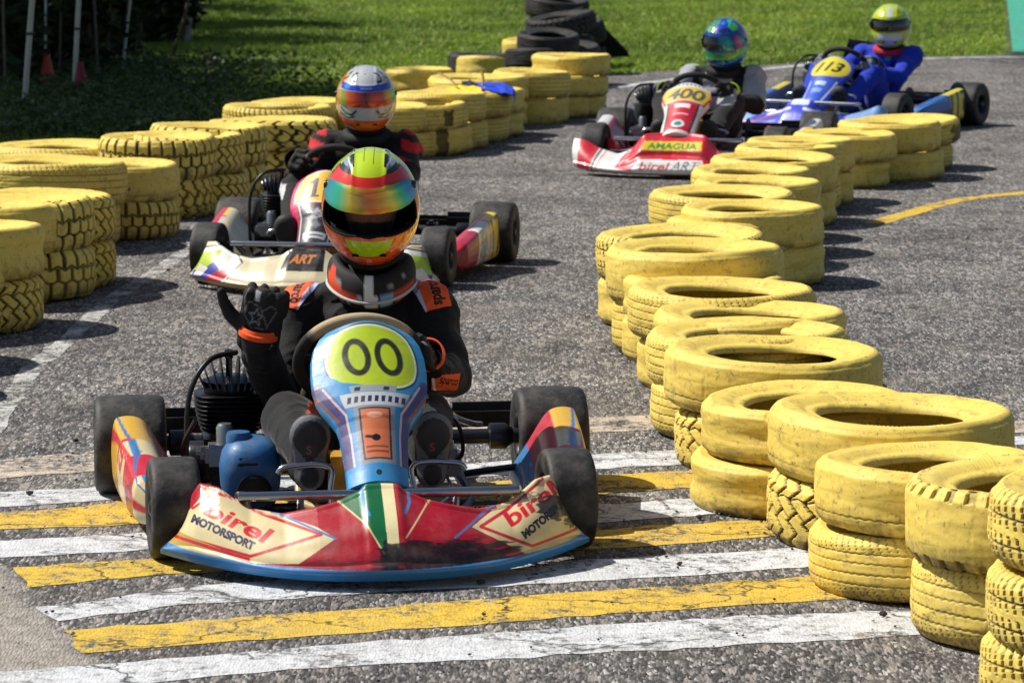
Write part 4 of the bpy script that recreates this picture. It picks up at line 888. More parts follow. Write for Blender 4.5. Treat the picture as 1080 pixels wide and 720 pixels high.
# ================================================================ drivers
M_SUIT=pm('race_suit_fabric',attr=True,rough=.85,bump=(20,.55,.012),sheen=.12,spec=.35); M_GLOVE=pm('glove_fabric',attr=True,rough=.8,bump=(140,.4,.002))
M_HELM=pm('helmet_lacquer',attr=True,rough=.22,coat=1.0); M_DARKIN=pm('helmet_lining','#060606',rough=.95); M_PATCH=pm('suit_patch',attr=True,rough=.75)
def vismat(name):
    m=pm(name,attr=True,rough=.2,metal=.55,coat=.8); return m
M_VIS=vismat('mirrored_visor'); M_VISD=pm('smoked_visor','#0a0b0d',rough=.08,coat=1); M_SHOE=pm('shoe_suede',attr=True,rough=.7,bump=(90,.3,.002))
def helmet_pts(lam,ph,k=1.0):
    a,b,c=.132,.160,.148
    x=np.sin(lam)*np.cos(ph)*a; y=-np.cos(lam)*np.cos(ph)*b; z=np.sin(ph)*c
    f=np.clip(np.cos(lam),0,1)
    ch=sst(-z,.0,.09)
    y=y-.020*ch*f**2; x=x*(1+.02*ch)                 # chin bar stands forward
    z=np.where(z<-.02,z*(1-.0*f),z)
    bk=np.clip(-np.cos(lam),0,1); z=np.where(z<0,z*(1-.12*bk),z)
    # brow step over the visor and ridges over the crown
    y=y-.004*np.exp(-((ph-R(36))/R(4))**2)*f
    x=x+0; rid=.004*np.exp(-((np.abs(x)-.045)/.008)**2)*np.clip(np.sin(ph),0,1); z=z+rid
    P=np.stack([x,y,z],-1)*k
    return P
def helmet(parent,c,yaw,tilt,roll,paint,vis,vpaint,port=(-9,27),vr=(-6,30),nlam=260,nph=200,name='helmet',scale=1.0,zs=1.0):
    Rm=Matrix.Translation(Vector(c)-Vector(parent.location))@Matrix.Rotation(yaw,4,'Z')@Matrix.Rotation(roll,4,'Y')@Matrix.Rotation(tilt,4,'X')@Matrix.Scale(scale,4)@Matrix.Diagonal((1,1,zs,1))
    lam=np.linspace(-PI,PI,nlam,endpoint=False); ph=np.linspace(R(-54),PI/2-.001,nph); L,Ph=np.meshgrid(lam,ph,indexing='ij'); P=helmet_pts(L,Ph)
    keep=np.ones((nlam,nph-1),bool); Lc=np.abs(L[:,:-1]); Pc=(Ph[:,:-1]+Ph[:,1:])/2
    lim=R(68); keep&=~((Lc<lim)&(Pc>R(port[0])+ (Lc/lim)**4*R(5))&(Pc<R(port[1])-(Lc/lim)**4*R(6)))
    # horizontal design coordinates in degrees, vertical in degrees
    X,Y=np.degrees(L),np.degrees(Ph); C=paint(X,Y,P)
    o=MB().grid(P,cu=True,col=C,M=Rm,keep=keep,flip=False).build(name,M_HELM,parent,ang=0)
    # lining, neck roll, edge trim
    m=MB(); m.grid(helmet_pts(L,Ph,.93)[::4,::4],cu=True,M=Rm,keep=keep[::4,::4][:, :len(ph[::4])-1],flip=True)
    rim=helmet_pts(lam,np.full(nlam,R(-54))); m.tube(rim[::4]*np.array([.97,.97,1]),.012,10,closed=True,M=Rm); m.build('helmet_padding',M_DARKIN,o)
    ps=[(math.radians(68)*math.cos(t),math.radians((port[0]+port[1])/2)+math.radians((port[1]-port[0])/2)*.98*math.sin(t)) for t in np.linspace(0,2*PI,80,endpoint=False)]
    pts=[]
    for t in np.linspace(0,2*PI,96,endpoint=False):
        cc,ss=math.cos(t),math.sin(t); e=.35; l_=R(68)*np.sign(cc)*abs(cc)**e; p_=R((port[0]+port[1])/2)+R((port[1]-port[0])/2)*np.sign(ss)*abs(ss)**e
        pts.append(helmet_pts(np.array(l_),np.array(p_),1.004))
    m=MB(); m.tube(pts,.0035,8,closed=True,M=Rm); m.build('visor_seal',M_DARKIN,o)
    lam2=np.linspace(R(-76),R(76),150); ph2=np.linspace(R(vr[0]),R(vr[1]),60); L2,P2=np.meshgrid(lam2,ph2,indexing='ij')
    edge=(np.abs(L2)/R(76))**6; mid=R((vr[0]+vr[1])/2); P2=mid+(P2-mid)*(1-.45*edge)
    V=helmet_pts(L2,P2,1.035); vo=MB(); vo.grid(V,M=Rm,col=vpaint(np.degrees(L2),(P2-R(vr[0]))/(R(vr[1]-vr[0])),V),flip=False)
    vo.grid(helmet_pts(L2,P2,1.020)[::3,::3],M=Rm,flip=True,col='#050505')
    v=vo.build('visor',vis,o,ang=0)
    m=MB()
    for s in (-1,1):
        q=helmet_pts(np.array(s*R(78)),np.array(mid),1.02); m.lathe([(.0001,.006),(.009,.006),(.012,0),(.012,-.006)],18,Rm@Matrix.Translation(Vector(q))@Matrix.Rotation(s*PI/2,4,'Y'))
    m.build('visor_pivot',M_BLK,o)
    # crown vents and chin vents
    m=MB()
    for s in (-1,1):
        q=helmet_pts(np.array(s*R(16)),np.array(R(-30)),1.002); m.box(q,(.030,.006,.007),rot=(R(-20),0,s*R(-14)),bev=.002,M=Rm)
    m.build('chin_vent',M_DARKIN,o)
    return o
def glove(parent,wrist,d,back,side,curl,thumb,paint,name='glove',scale=1.0,cuffc=None,vox=.0028,cuff_len=.07):
    """side=+1: thumb on local +X. d: wrist to knuckles, back: normal of the back of the hand"""
    d=Vector(d).normalized(); b=Vector(back); b=(b-d*b.dot(d)).normalized(); x=d.cross(b)*side
    A=Matrix(((x.x,d.x,b.x),(x.y,d.y,b.y),(x.z,d.z,b.z))).to_4x4()
    m=MB(); 
    m.cap((-.026,.0,0),(-.030,.085,0),.021,.017,flat=(1,.8)); m.cap((.024,.0,0),(.030,.085,0),.022,.017,flat=(1,.8)); m.cap((0,-.01,.001),(0,.088,.002),.026,.019,flat=(1.25,.78)); m.cap((-.01,.01,.002),(-.01,.085,.004),.022,.018,flat=(1.2,.8))
    m.ell((.030,.028,-.008),(.022,.034,.019)); m.cap((0,-.025,0),(0,.0,0),.029,.027,flat=(1.12,.85))
    ends=[]
    for fx,L_,dx in ((.033,(.043,.027,.022),.10),(.0115,(.048,.031,.024),.03),(-.011,(.045,.029,.023),-.03),(-.032,(.036,.022,.020),-.12)):
        p=Vector((fx,.088,.002)); a=0
        for j,l_ in enumerate(L_):
            a+=R(curl[j]); q=p+Vector((dx*l_,math.cos(a)*l_,-math.sin(a)*l_)); m.cap(p,q,(.0118,.0108,.0100)[j],(.0110,.0102,.0088)[j],seg=12); p=q
    p=Vector((.034,.022,-.006))
    for (vx,vy,vz),l_,ra,rb in thumb: 
        q=p+Vector((vx,vy,vz)).normalized()*l_; m.cap(p,q,ra,rb,seg=12); p=q
    V,N,F=remesh(m,vox,3,.45)
    seam=np.array([mnoise.noise(Vector(v)*60)*.0012+mnoise.noise(Vector(v)*150)*.0006 for v in V]); V=V+N*seam[:,None]
    C=paint(V,N); V=V*np.array(scale); T=np.array(Matrix.Translation(Vector(wrist)-Vector(parent.location))@A); V=V@T[:3,:3].T+T[:3,3]
    o=skin_obj(name,V,F if np.linalg.det(T[:3,:3])>0 else [f[:,::-1] for f in F],C,M_GLOVE,parent)
    # gauntlet cuff
    m=MB(); pr=[(.030,.015),(.034,.005),(.037,-.01),(.041,-cuff_len*.58),(.0435,-cuff_len*.60),(.044,-cuff_len*.8),(.044,-cuff_len),(.040,-cuff_len-.001),(.037,-.03)]
    col=[lin('#121214')]*4+[lin(cuffc or '#121214')]*5
    pr=[(a_*np.atleast_1d(scale)[0],b_*np.atleast_1d(scale)[-1 if np.ndim(scale)==0 else 1]) for a_,b_ in pr]; m.lathe(np.array(pr),28,Matrix(T.tolist())@Matrix.Rotation(-PI/2,4,'X')@Matrix.Scale(-1,4,(0,0,1)),col=np.array(col)); m.build('glove_cuff',M_GLOVE,o)
    return o,V
CURL_GRIP=(62,70,45); TH_GRIP=(((.6,.5,-.6),.036,.0145,.0125),((.1,.5,-.8),.030,.0125,.0115),((-.3,.3,-.9),.022,.0115,.0095))
def suit_body(J,parent,paint,vox=.0075,bulk=1.0,seed=0,head=True):
    m=MB(); B=bulk; v=lambda k:np.array(J[k],float)
    hip,bel,che,nec,hd=v('hip'),v('belly'),v('chest'),v('neck'),v('head')
    ax=(v('shL')-v('shR')); ax/=np.linalg.norm(ax); yaw=math.atan2(ax[1],ax[0])
    m.ell(hip,(.165*B,.12*B,.11*B),(0,0,yaw)); m.ell((hip+bel)/2,(.155*B,.118*B,.12*B),(0,0,yaw)); m.ell(bel,(.15*B,.115*B,.13*B),(0,0,yaw)); m.ell((bel+che)/2,(.158*B,.118*B,.12*B),(0,0,yaw)); m.ell(che,(.172*B,.118*B,.125*B),(0,0,yaw))
    m.ell((v('shL')+v('shR'))/2-np.array([0,0,.02]),(.16*B,.095*B,.075*B),(0,0,yaw))
    m.cap(che,nec,.085,.062); m.cap(nec,hd-np.array([0,0,.03]),.060,.056)
    if head:
        m.ell(hd,(.076,.094,.112),(J.get('tilt',0),0,J.get('yaw',0)),seg=28)
        fw=np.array([math.sin(J.get('yaw',0)),-math.cos(J.get('yaw',0)),0]); up=np.array([0,0,1])
        f0=hd+fw*.088; m.cap(f0+up*.03,f0+fw*.016-up*.008,.008,.013,seg=12); m.ell(f0-up*.055-fw*.012,(.028,.02,.012)); m.ell(f0-up*.085-fw*.018,(.03,.025,.02))
    for s in 'RL':
        sh,el,wr=v('sh'+s),v('el'+s),v('wr'+s); m.cap(che+(sh-che)*.3,sh,.085,.068*B); m.ell(sh,(.075*B,.075*B,.078*B)); m.cap(nec-np.array([0,0,.02]),sh+np.array([0,0,.02]),.05,.045)
        m.cap(sh,el,.066*B,.053*B); m.ell(el,(.055*B,.055*B,.055*B)); m.cap(el,wr,.054*B,J.get('wide'+s,.037)*B)
        hp,kn,an=v('hip'+s),v('kn'+s),v('an'+s); m.cap(hp,kn,.092*B,.070*B); m.ell(kn,(.071*B,.071*B,.071*B)); m.cap(kn,an,.066*B,.048*B)
    V,N,F=remesh(m,vox,5,.5)
    d=np.zeros(len(V)); keyed=[(v(a),v(b)) for a,b in (('shR','elR'),('elR','wrR'),('shL','elL'),('elL','wrL'),('hipR','knR'),('hipL','knL'),('chest','hip'))]
    for i,p in enumerate(V):
        if p[2]>nec[2]+.02: continue
        best=1e9;ax_=None
        for a,b in keyed:
            ab=b-a; t=min(1,max(0,np.dot(p-a,ab)/np.dot(ab,ab))); q=np.sum((p-a-ab*t)**2)
            if q<best: best=q; ax_=(a,b,t)
        a,b,t=ax_; ab=(b-a); L_=np.linalg.norm(ab); ab/=L_; al=np.dot(p-a,ab); r_=p-a-ab*al
        q=Vector((al*17+r_[0]*14+seed+2*mnoise.noise(Vector(p)*7),r_[1]*15+r_[0]*8,r_[2]*14)); n_=mnoise.noise(q); rid=(1-abs(n_)*2.0); n2=mnoise.noise(Vector(p)*14+Vector((seed,0,0)))
        amt=.5+.9*math.exp(-((t-1)/.3)**2)+.5*math.exp(-(t/.25)**2)
        n3=mnoise.noise(Vector(p)*30+Vector((0,seed,0))); d[i]=(max(rid,0)**2*.0055*amt*(.4+.9*max(0,min(1,.5+n2)))+n2*.008+n3*.003)
    d*=np.where(V[:,2]<hip[2]+.26,.5,1.0); V=V+N*d[:,None]
    C=paint(V,N)
    o=skin_obj('body',V-np.array(parent.location),F,C,M_SUIT,parent)
    return o,V,F
def shoe(parent,heel,toe,n_,cols,mark=None,scale=1.0):
    """heel/toe: ends of the sole in world space; n_: direction the sole faces"""
    h=Vector(heel);t=Vector(toe);y=(t-h).normalized();L_=(t-h).length; z=Vector(n_);z=(z-y*z.dot(y)).normalized();x=y.cross(z)
    m=MB(); m.cap((0,.035,-.02),(0,L_-.05,-.02),.037,.046,flat=(1,.62)); m.ell((0,L_-.055,-.015),(.049,.062,.034)); m.ell((0,.045,-.03),(.036,.05,.045)); m.cap((0,.05,-.05),(0,.03,-.12),.045,.05); m.cap((0,.05,-.05),(0,L_-.06,-.02),.045,.035)
    V,N,F=remesh(m,.005,4); V=V*np.array([1.12,1,1]); V[:,2]=np.minimum(V[:,2],.012)
    C=np.zeros((len(V),3))+lin(cols[0]); sole=V[:,2]>.004; C[sole]=lin(cols[1]); rim=(V[:,2]>-.012)&(V[:,2]<=.004); C[rim]=lin(cols[2])
    T=np.array([[x.x,y.x,z.x,h.x],[x.y,y.y,z.y,h.y],[x.z,y.z,z.z,h.z],[0,0,0,1]])
    V=V@T[:3,:3].T+T[:3,3]-np.array(parent.location); o=skin_obj('shoe',V,F,C,M_SHOE,parent)
    if mark:
        P=Paint(*np.meshgrid(np.linspace(-.02,.02,60),np.linspace(-.02,.02,60),indexing='ij'),cols[1]); P.text(mark,-.010,-.012,.024,'#8a4a35',0,bold=.02)
        G_=np.stack([P.X,P.Y+L_*.60,np.full(P.X.shape,.0135)],-1); m=MB(); m.grid(G_,col=P.C,M=Matrix(T.tolist())); q=m.build('sole_mark',M_SHOE,o); 
        for vv in q.data.vertices: vv.co-=parent.location
    return o
# ---------------------------------------------------------------- hero driver
def person(loc,label,rz=0): return empty('person',loc,0,label,'person')
D1=person((K1[0][0],K1[0][1],0),'driver in black suit with orange shoulder patches and orange and lime helmet, right hand raised')
kl=lambda p:Kl(K1[0],K1[1],p)
J=dict(hip=kl((0,.30,.15)),belly=kl((0,.31,.28)),head=at(391,214,9.67),neck=at(389,300,9.74),shR=at(321,331,9.76),shL=at(453,328,9.76),elR=at(300,434,9.64),wrR=at(272,362,9.50),elL=at(475,396,9.62),wrL=at(459,394,9.44),
 hipR=kl((-.09,.22,.14)),hipL=kl((.09,.22,.14)),knR=kl((-.185,-.08,.29)),knL=kl((.185,-.08,.29)),anR=kl((-.158,-.36,.24)),anL=kl((.165,-.36,.24)))
J['wideR']=.046; J['wrR']=J['wrR']+np.array([0,.01,-.025]); J['chest']=(J['shR']+J['shL'])/2-np.array([0,0,.12]); J['neck'][2]=.64
def sp1(V,N):
    C=np.zeros((len(V),3))+lin('#0c0c0f'); C[(V[:,2]<.42)&(V[:,1]<K1[0][1]+.15)]=lin('#060607'); skin=V[:,2]>.70; C[skin]=lin('#8a5a44')
    # closed eyes line kept in the balaclava's dark
    hz=J['head'][2]; C[(V[:,2]>hz+.035)&skin]=lin('#0c0c0e'); C[(V[:,2]<hz-.045)&skin]=lin('#0c0c0e')
    for s in (-1,1):
        e=np.hypot(V[:,0]-J['head'][0]-s*.032,(V[:,2]-hz-.012)*1.7); C[skin&(e<.014)]=lin('#d8d0c8'); C[skin&(e<.007)]=lin('#1a120c')
    kn=(V[:,2]<.36)&(V[:,1]<K1[0][1]-.0)&(V[:,1]>K1[0][1]-.3)&(np.abs(V[:,0]-K1[0][0])<.12); C[kn]=lin('#d8571c')
    return C
b1,BV,BF=suit_body(J,D1,sp1,vox=.0065,seed=3,bulk=1.1); T1=bvh(BV,BF)
def patch_on(tree,parent,name,c,nrm,up,w,h,nx,ny,base,draw,shape=None):
    P,X,Y,keep=decal(tree,c,nrm,up,w,h,nx,ny); p=Paint(X/w*100,Y/h*100,base); draw(p)
    if shape is not None:
        ins=p.inside(shape); keep=keep&ins[:-1,:-1]&ins[1:,1:]
    mb=MB(); mb.grid(P-np.array(parent.location),col=p.C,keep=keep,flip=True); return mb.build(name,M_PATCH,parent,ang=0)
for s,cp,ang in ((-1,(311,307),-14),(1,(454,309),14)):
    c=at(cp[0],cp[1],9.72)
    def dr(p,s=s):
        p.poly([(s*-50,-60),(s*-24,-60),(s*-32,60),(s*-60,60)],'#b9bfe0'); p.line([(s*-40,-55),(s*-48,55)],7,'#5f7fc8')
        p.text('sparco',-22 if s<0 else 28,40 if s<0 else -42,32,'#120c0c',-80 if s<0 else 84,bold=.04,w=82)
    patch_on(T1,D1,'shoulder_patch',c,(s*.15,-1,.42),(s*-.22,0,1),.108,.108,110,110,'#f0591a',dr,shape=[(s*-52,50),(s*-14,50),(s*44,40),(s*42,-48),(s*-22,-50),(s*-30,-50)] if True else None)
patch_on(T1,D1,'sleeve_patch',at(466,400,9.55),(.1,-1,.1),(.15,0,1),.088,.055,50,34,'#f0591a',lambda p:(p.line([(-46,30),(-30,-45)],8,'#e8e8e8'),p.text('sparco',-24,-22,44,'#141414',-6,bold=.03,w=66)),shape=[(-50,30),(50,48),(50,-40),(-40,-50)])
def hp1(X,Y,P):
    p=Paint(X,Y,'#e8581a'); Z=P[...,2]*1000; Q=P[...,0]*1000; f=np.cos(np.radians(X))>0
    q=Paint(Q,Y,'#e8581a')
    back=np.cos(np.radians(X))<-.2; q.mask(back,'#1c1f24')
    q.mask((np.abs(Q)>118)&(Y<40),'#20262c'); q.mask((np.abs(Q)>121)&(Y<38),'#e8581a')
    # feathered grey and black graphics on the crown sides
    for s in (-1,1):
        u=lambda pts:[(s*a,b) for a,b in pts]
        q.poly(u([(34,88),(36,56),(50,49),(70,44),(96,38),(122,44),(116,64),(90,78),(60,88)]),'#101316')
        for i in range(4): q.line(u([(46+i*8,56+i*2),(62+i*11,70-i*4),(88+i*9,66-i*6)]),4,('#9fb0bd','#5c6a77','#c8d2d8','#3c4750')[i])
        q.poly(u([(50,66),(62,72),(74,64),(70,58),(58,58)]),'#8d9ca6'); q.line(u([(48,60),(60,66),(76,56)]),3,'#d4dce0'); q.line(u([(92,44),(104,52),(112,48)]),3,'#7f8d99')
        q.line(u([(33,95),(34,64),(40,50)]),4,'#e8581a'); q.poly(u([(40,60),(48,56),(44,47),(38,48)]),'#c9dd1a')
    q.mask((np.abs(Q)<40)&(Y>50),'#b8d414'); q.line([(-14,100),(-14,72)],2.4,'#5a6a10'); q.line([(12,100),(12,68)],2.4,'#5a6a10')
    rim=(np.abs(np.abs(X)-96)<9)&(Y>-10); q.mask(rim,'#a9c71c')
    q.mask((Y<51)&(Y>24)&(np.abs(X)<84),'#d2220f'); 
    q.C=Paint(X,Y,'#000000').C*0+q.C
    r=Paint(X,Y,'#000000'); r.C=q.C
    r.line([(-34,36),(-28,39),(-24,36),(-18,39),(-12,36)],2.5,'#7a120a'); r.line([(10,36),(18,40),(26,36)],2.5,'#7a120a')
    r.C=np.where((Y<-9)[...,None]&(np.cos(np.radians(X))>0)[...,None],Paint(X,Y,'#ec5a18').C,r.C)
    r.poly([(-30,-13),(30,-13),(25,-26),(16,-31),(-16,-31),(-25,-26)],'#b4d414'); r.line([(-32,-12),(-27,-27),(-17,-33),(17,-33),(27,-27),(32,-12)],2.5,'#d84a10')
    r.line([(-80,-14),(-50,-30),(-30,-45),(30,-45),(50,-30),(80,-14)],2,'#8a2a08'); r.mask((Y<-49),'#1a1a1c')
    r.line([(-100,20),(-92,-10),(-70,-30),(-50,-47)],3,'#222a30'); r.line([(100,20),(92,-10),(70,-30),(50,-47)],3,'#222a30')
    r.line([(-106,20),(-98,-12),(-76,-34),(-56,-49)],2,'#b4cc28'); r.line([(106,20),(98,-12),(76,-34),(56,-49)],2,'#b4cc28')
    return r.C
def rainbow(stops):
    s=[a for a,_ in stops]; c=np.array([lin(b) for _,b in stops])
    def f(X,T,V):
        return np.stack([np.interp(X+6*(T-.5),s,c[:,i]) for i in range(3)],-1)
    return f
h1=helmet(D1,at(391,217,9.66),R(0),R(17),R(0),hp1,M_VIS,rainbow([(-76,'#1f6f9a'),(-55,'#1fb0a0'),(-40,'#3fbf8a'),(-24,'#d8b83a'),(-8,'#c88a3a'),(2,'#e8702a'),(14,'#f09a2a'),(30,'#e8d23a'),(44,'#4fc06a'),(60,'#1f8fb8'),(76,'#28508a')]),port=(-9,20),vr=(15,40),scale=1.03,zs=1.06)
m=MB(); 
for s in (-1,1): m.tube([helmet_pts(np.array(s*R(14)),np.array(R(a_)),1.006) for a_ in (48,60,72,84)],.004,8)
# white piped neck brace with red flames
nb=np.array([J['head'][0],J['head'][1]+.03,.655]); th=np.linspace(0,2*PI,120,endpoint=False); phh=np.linspace(0,2*PI,24,endpoint=False)
cen=np.stack([nb[0]+.100*np.cos(th),nb[1]+.106*np.sin(th),nb[2]-.045*np.clip(-np.sin(th),0,1)**1.5],-1)
rad_=np.stack([np.cos(th),np.sin(th),0*th],-1); X=cen[:,None]+.024*np.cos(phh)[None,:,None]*rad_[:,None]+.050*np.sin(phh)[None,:,None]*np.array([0,0,1.])
pb=Paint(np.degrees(th)[:,None]+0*phh,np.degrees(phh)[None]+0*th[:,None],'#121013')
pb.poly([(205,300),(228,310),(240,350),(232,360),(205,350)],'#d8401f'); pb.poly([(205,0),(224,0),(214,50),(200,60)],'#d8401f'); pb.poly([(300,320),(330,300),(340,350),(312,356)],'#c03a1c'); pb.line([(225,300),(250,330),(262,357)],4,'#b8b8bc'); pb.poly([(195,320),(250,335),(262,400),(195,400)],'#c8401f'); pb.poly([(195,-40),(226,-40),(240,-10),(212,20),(195,20)],'#e05022'); pb.poly([(290,330),(345,310),(345,400),(284,400)],'#b8381c'); pb.poly([(262,300),(280,300),(280,400),(262,400)],'#e4e2de'); pb.line([(212,20),(236,10),(258,4)],4,'#8a8c90'); pb.line([(290,10),(320,30)],4,'#8a8c90')
pb.poly([(262,-60),(272,-60),(276,80),(264,80)],'#e8e4e0'); pb.poly([(284,300),(300,300),(300,360),(282,360)],'#7fa8d0'); pb.poly([(225,310),(250,330),(256,360),(228,360)],'#c8401f')
mb=MB(); mb.grid(X-np.array(D1.location),cu=True,cv=True,col=pb.C,flip=True); nbo=mb.build('neck_brace',M_PATCH,D1)
mb=MB(); mb.tube(cen+rad_*.024-np.array([0,0,.026])-np.array(D1.location),.0045,8,closed=True); mb.build('piping',pm('grey_piping','#b8b8ae',rough=.6),nbo)
def gp1(V,N):
    C=np.zeros((len(V),3))+lin('#0d0d0f'); on=N[:,2]>.1
    P=Paint(V[:,0],V[:,1],'#0d0d0f')
    st=[]
    for i in range(10):
        a=PI/2+i*PI/5; r=.0165 if i%2==0 else .0075; st.append((.008+r*math.cos(a)*1.0,.052+r*math.sin(a)))
    P.line(st,.0024,'#7d7d84',closed=True); P.line([(-.018,.040),(.002,.072),(.030,.078),(.034,.052),(.016,.030),(-.018,.034)],.0022,'#66666c'); P.line([(-.018,.038),(-.034,.072),(-.020,.078),(-.002,.064)],.0020,'#66666c'); P.line([(.034,.06),(.040,.085),(.034,.10)],.0022,'#66666c')
    P.text('RSX',-.030,-.010,.011,'#b0b0b4',12,shear=.2,bold=.02); P.line([(-.034,.012),(-.024,.020),(-.010,.022)],.0022,'#9a9aa0'); P.line([(-.034,.004),(-.028,.012)],.0022,'#9a9aa0')
    C[on]=P.C[on]; kn=(V[:,1]>.082)&(V[:,1]<.10)&on&(np.abs(V[:,0]-.012)<.006); C[kn]=lin('#9a9aa0')
    return C
TH_UP=(((.85,.45,.05),.038,.0165,.0140),((.62,.78,.1),.027,.0140,.0125),((.45,.88,.15),.021,.0122,.0098))
glove(D1,J['wrR']+np.array([0,-.02,.029]),at(284,284,9.46)-at(272,362,9.50),(-.12,-1,.22),-1,(88,95,60),TH_UP,gp1,cuffc='#f0591a',scale=(1.3,1.5,1.3),cuff_len=.022)
wc=kl((0,-.12,.455)); rimp=lambda a:kl((.163*math.cos(a),-.12-.163*math.sin(a)*.616,.455+.163*math.sin(a)*.788))
rp=rimp(R(8)); glove(D1,rp+np.array([.032,.070,-.022]),(-.20,-.85,.35),(.85,-.1,.35),1,CURL_GRIP,TH_GRIP,gp1,cuffc='#f0591a',scale=1.08,cuff_len=.04)
for s in (-1,1):
    hx=-.158 if s<0 else .165
    shoe(D1,kl((hx,-.43,.155)),kl((hx,-.475,.36)),np.array([.1,-.93,.25]),('#1d1d20','#2b2b30','#6a6b72'),mark='S')
# ---------------------------------------------------------------- other drivers
def driver(K,label,hpx,yaw,tilt,hpaint,vis,vpaint,spaint,gpaint,cuff,lean=1,seed=1,shoec=('#111114','#1c1c20','#2a2a2e'),roll=0,hy=.18,vr=(-2,28),vox=.010,elb=(.27,.27),patches=None,collar='#0d0d0f',wz=.455,bulk=1.1):
    dz=wz-.455
    D=person((K[0][0],K[0][1],0),label); k=lambda p:Kl(K[0],K[1],p)
    Yh=k((0,hy,0))[1]; hd=at(hpx[0],hpx[1],Yh); base=k((0,hy,.755)); off=hd-base
    q=lambda p,w_:k(p)+off*w_*np.array([1,1,1])
    J=dict(hip=q((0,.28,.14),.0),belly=q((0,.29,.27),.25),chest=q((0,.26,.42),.6),neck=q((0,.215,.60),.9),head=hd,shR=q((-.175,.24,.535),.75),shL=q((.175,.24,.535),.75),
      elR=q((-elb[0],.06,.37),.35),elL=q((elb[1],.06,.37),.35),wrR=k((-.19,-.045,.425+dz)),wrL=k((.19,-.045,.425+dz)),hipR=k((-.09,.2,.13)),hipL=k((.09,.2,.13)),knR=k((-.19,-.12,.36)),knL=k((.19,-.12,.36)),anR=k((-.14,-.44,.17)),anL=k((.14,-.44,.17)),yaw=yaw)
    c_,s_=math.cos(K[1]),math.sin(K[1])
    def sp(V,N):
        d=V-np.array([K[0][0],K[0][1],0]); L_=np.stack([d[:,0]*c_+d[:,1]*s_,-d[:,0]*s_+d[:,1]*c_,d[:,2]],-1); Nl=np.stack([N[:,0]*c_+N[:,1]*s_,-N[:,0]*s_+N[:,1]*c_,N[:,2]],-1)
        return spaint(L_,Nl,[np.array(off)])
    b,V,F=suit_body(J,D,sp,vox=vox,seed=seed,bulk=bulk); 
    helmet(D,hd+np.array([0,0,.005]),yaw,tilt,roll,hpaint,vis,vpaint,port=(vr[0]+2,vr[1]-2),vr=vr,nlam=180,nph=130)
    m=MB(); nk=J['neck']-np.array(D.location); m.tube([(nk[0]+.085*math.cos(t),nk[1]+.09*math.sin(t),nk[2]+.0-.02*max(0,-math.sin(t))) for t in np.linspace(0,2*PI,40,endpoint=False)],.027,14,closed=True); m.build('neck_brace',pm('collar_'+collar.strip('#'),collar,rough=.8,bump=(30,.4,.004)),D)
    for s in (-1,1):
        rim=k((s*.163*math.cos(R(12)),-.12-.163*math.sin(R(12))*.616,wz+.163*math.sin(R(12))*.788)); bx=np.array([c_,s_,0])*s*.85+np.array([0,-.1,.35]); dr_=np.array([s_*.9-c_*s*.2,-c_*.9,.32])
        glove(D,rim-dr_*.082+bx*.034,dr_,bx,-1 if s<0 else 1,CURL_GRIP,TH_GRIP,gpaint,cuffc=cuff,vox=.004,scale=1.08)
        shoe(D,k((s*.14,-.50,.10)),k((s*.14,-.55,.29)),np.array([s_,-c_,.2]),shoec)
    return D,bvh(V,F),J
def hp2(X,Y,P):
    p=Paint(X,Y,'#b9bcc0'); p.mask((np.abs(X)>72)&(Y<52),'#d88a1c'); p.line([(-70,60),(-60,30),(-66,0),(-58,-24)],5,'#e08a1a'); p.line([(70,60),(60,30),(66,0),(58,-24)],5,'#e08a1a')
    for s in (-1,1):
        u=lambda pts:[(s*a,b) for a,b in pts]; p.line(u([(34,62),(48,54),(44,44),(30,42)]),4.5,'#121214'); p.line(u([(62,50),(74,42),(70,34)]),4,'#1c1c1e'); p.ellipse(s*68,58,6,5,'#2a2a2c'); p.line(u([(20,-6),(30,-14),(46,-10),(56,-4)]),4,'#141416'); p.line(u([(24,-16),(40,-20),(58,-14)]),3,'#141416'); p.ellipse(s*42,-12,6,3,'#3d8a6a')
    for a,b in ((-8,70),(8,72),(-14,78),(16,80),(-3,62),(5,84)): p.ellipse(a,b,2.4,1.4,'#55585c')
    p.mask((Y<38)&(Y>27)&(np.abs(X)<70),'#1440c0'); p.line([(-12,33),(12,33)],3,'#9fb0e0'); p.ellipse(-48,33,9,4,'#2f8fe0'); p.ellipse(48,33,9,4,'#1a2f9a')
    p.mask((Y<-22)&(np.abs(X)<80),'#e0661a'); p.poly([(-30,-28),(30,-28),(24,-40),(-24,-40)],'#f0882a'); p.mask(Y<-48,'#1a1412'); return p.C
def sp2(L,N,o):
    C=np.zeros((len(L),3))+lin('#101012'); s=np.abs(L[:,0]-o[0][0]*.75); m=(s>.17)&(L[:,2]>.47)&(L[:,2]<.60)&(L[:,1]>.1); C[m]=lin('#c01a26')
    w_=np.sin(L[:,2]*90+L[:,0]*30)>.3; C[m&w_]=lin('#14141a'); m=(np.abs(L[:,0])>.22)&(np.abs(L[:,2]-.36)<.03); C[m]=lin('#c8c8cc'); return C
def gpx(col,txt,tc):
    def f(V,N):
        P=Paint(V[:,0],V[:,1],col); P.line([(-.034+.006*i,.020+.006*(i%2)) for i in range(12)],.004,tc); P.line([(-.03,.06),(.03,.06)],.004,tc); C=np.zeros((len(V),3))+lin(col); on=N[:,2]>.1; C[on]=P.C[on]; return C
    return f
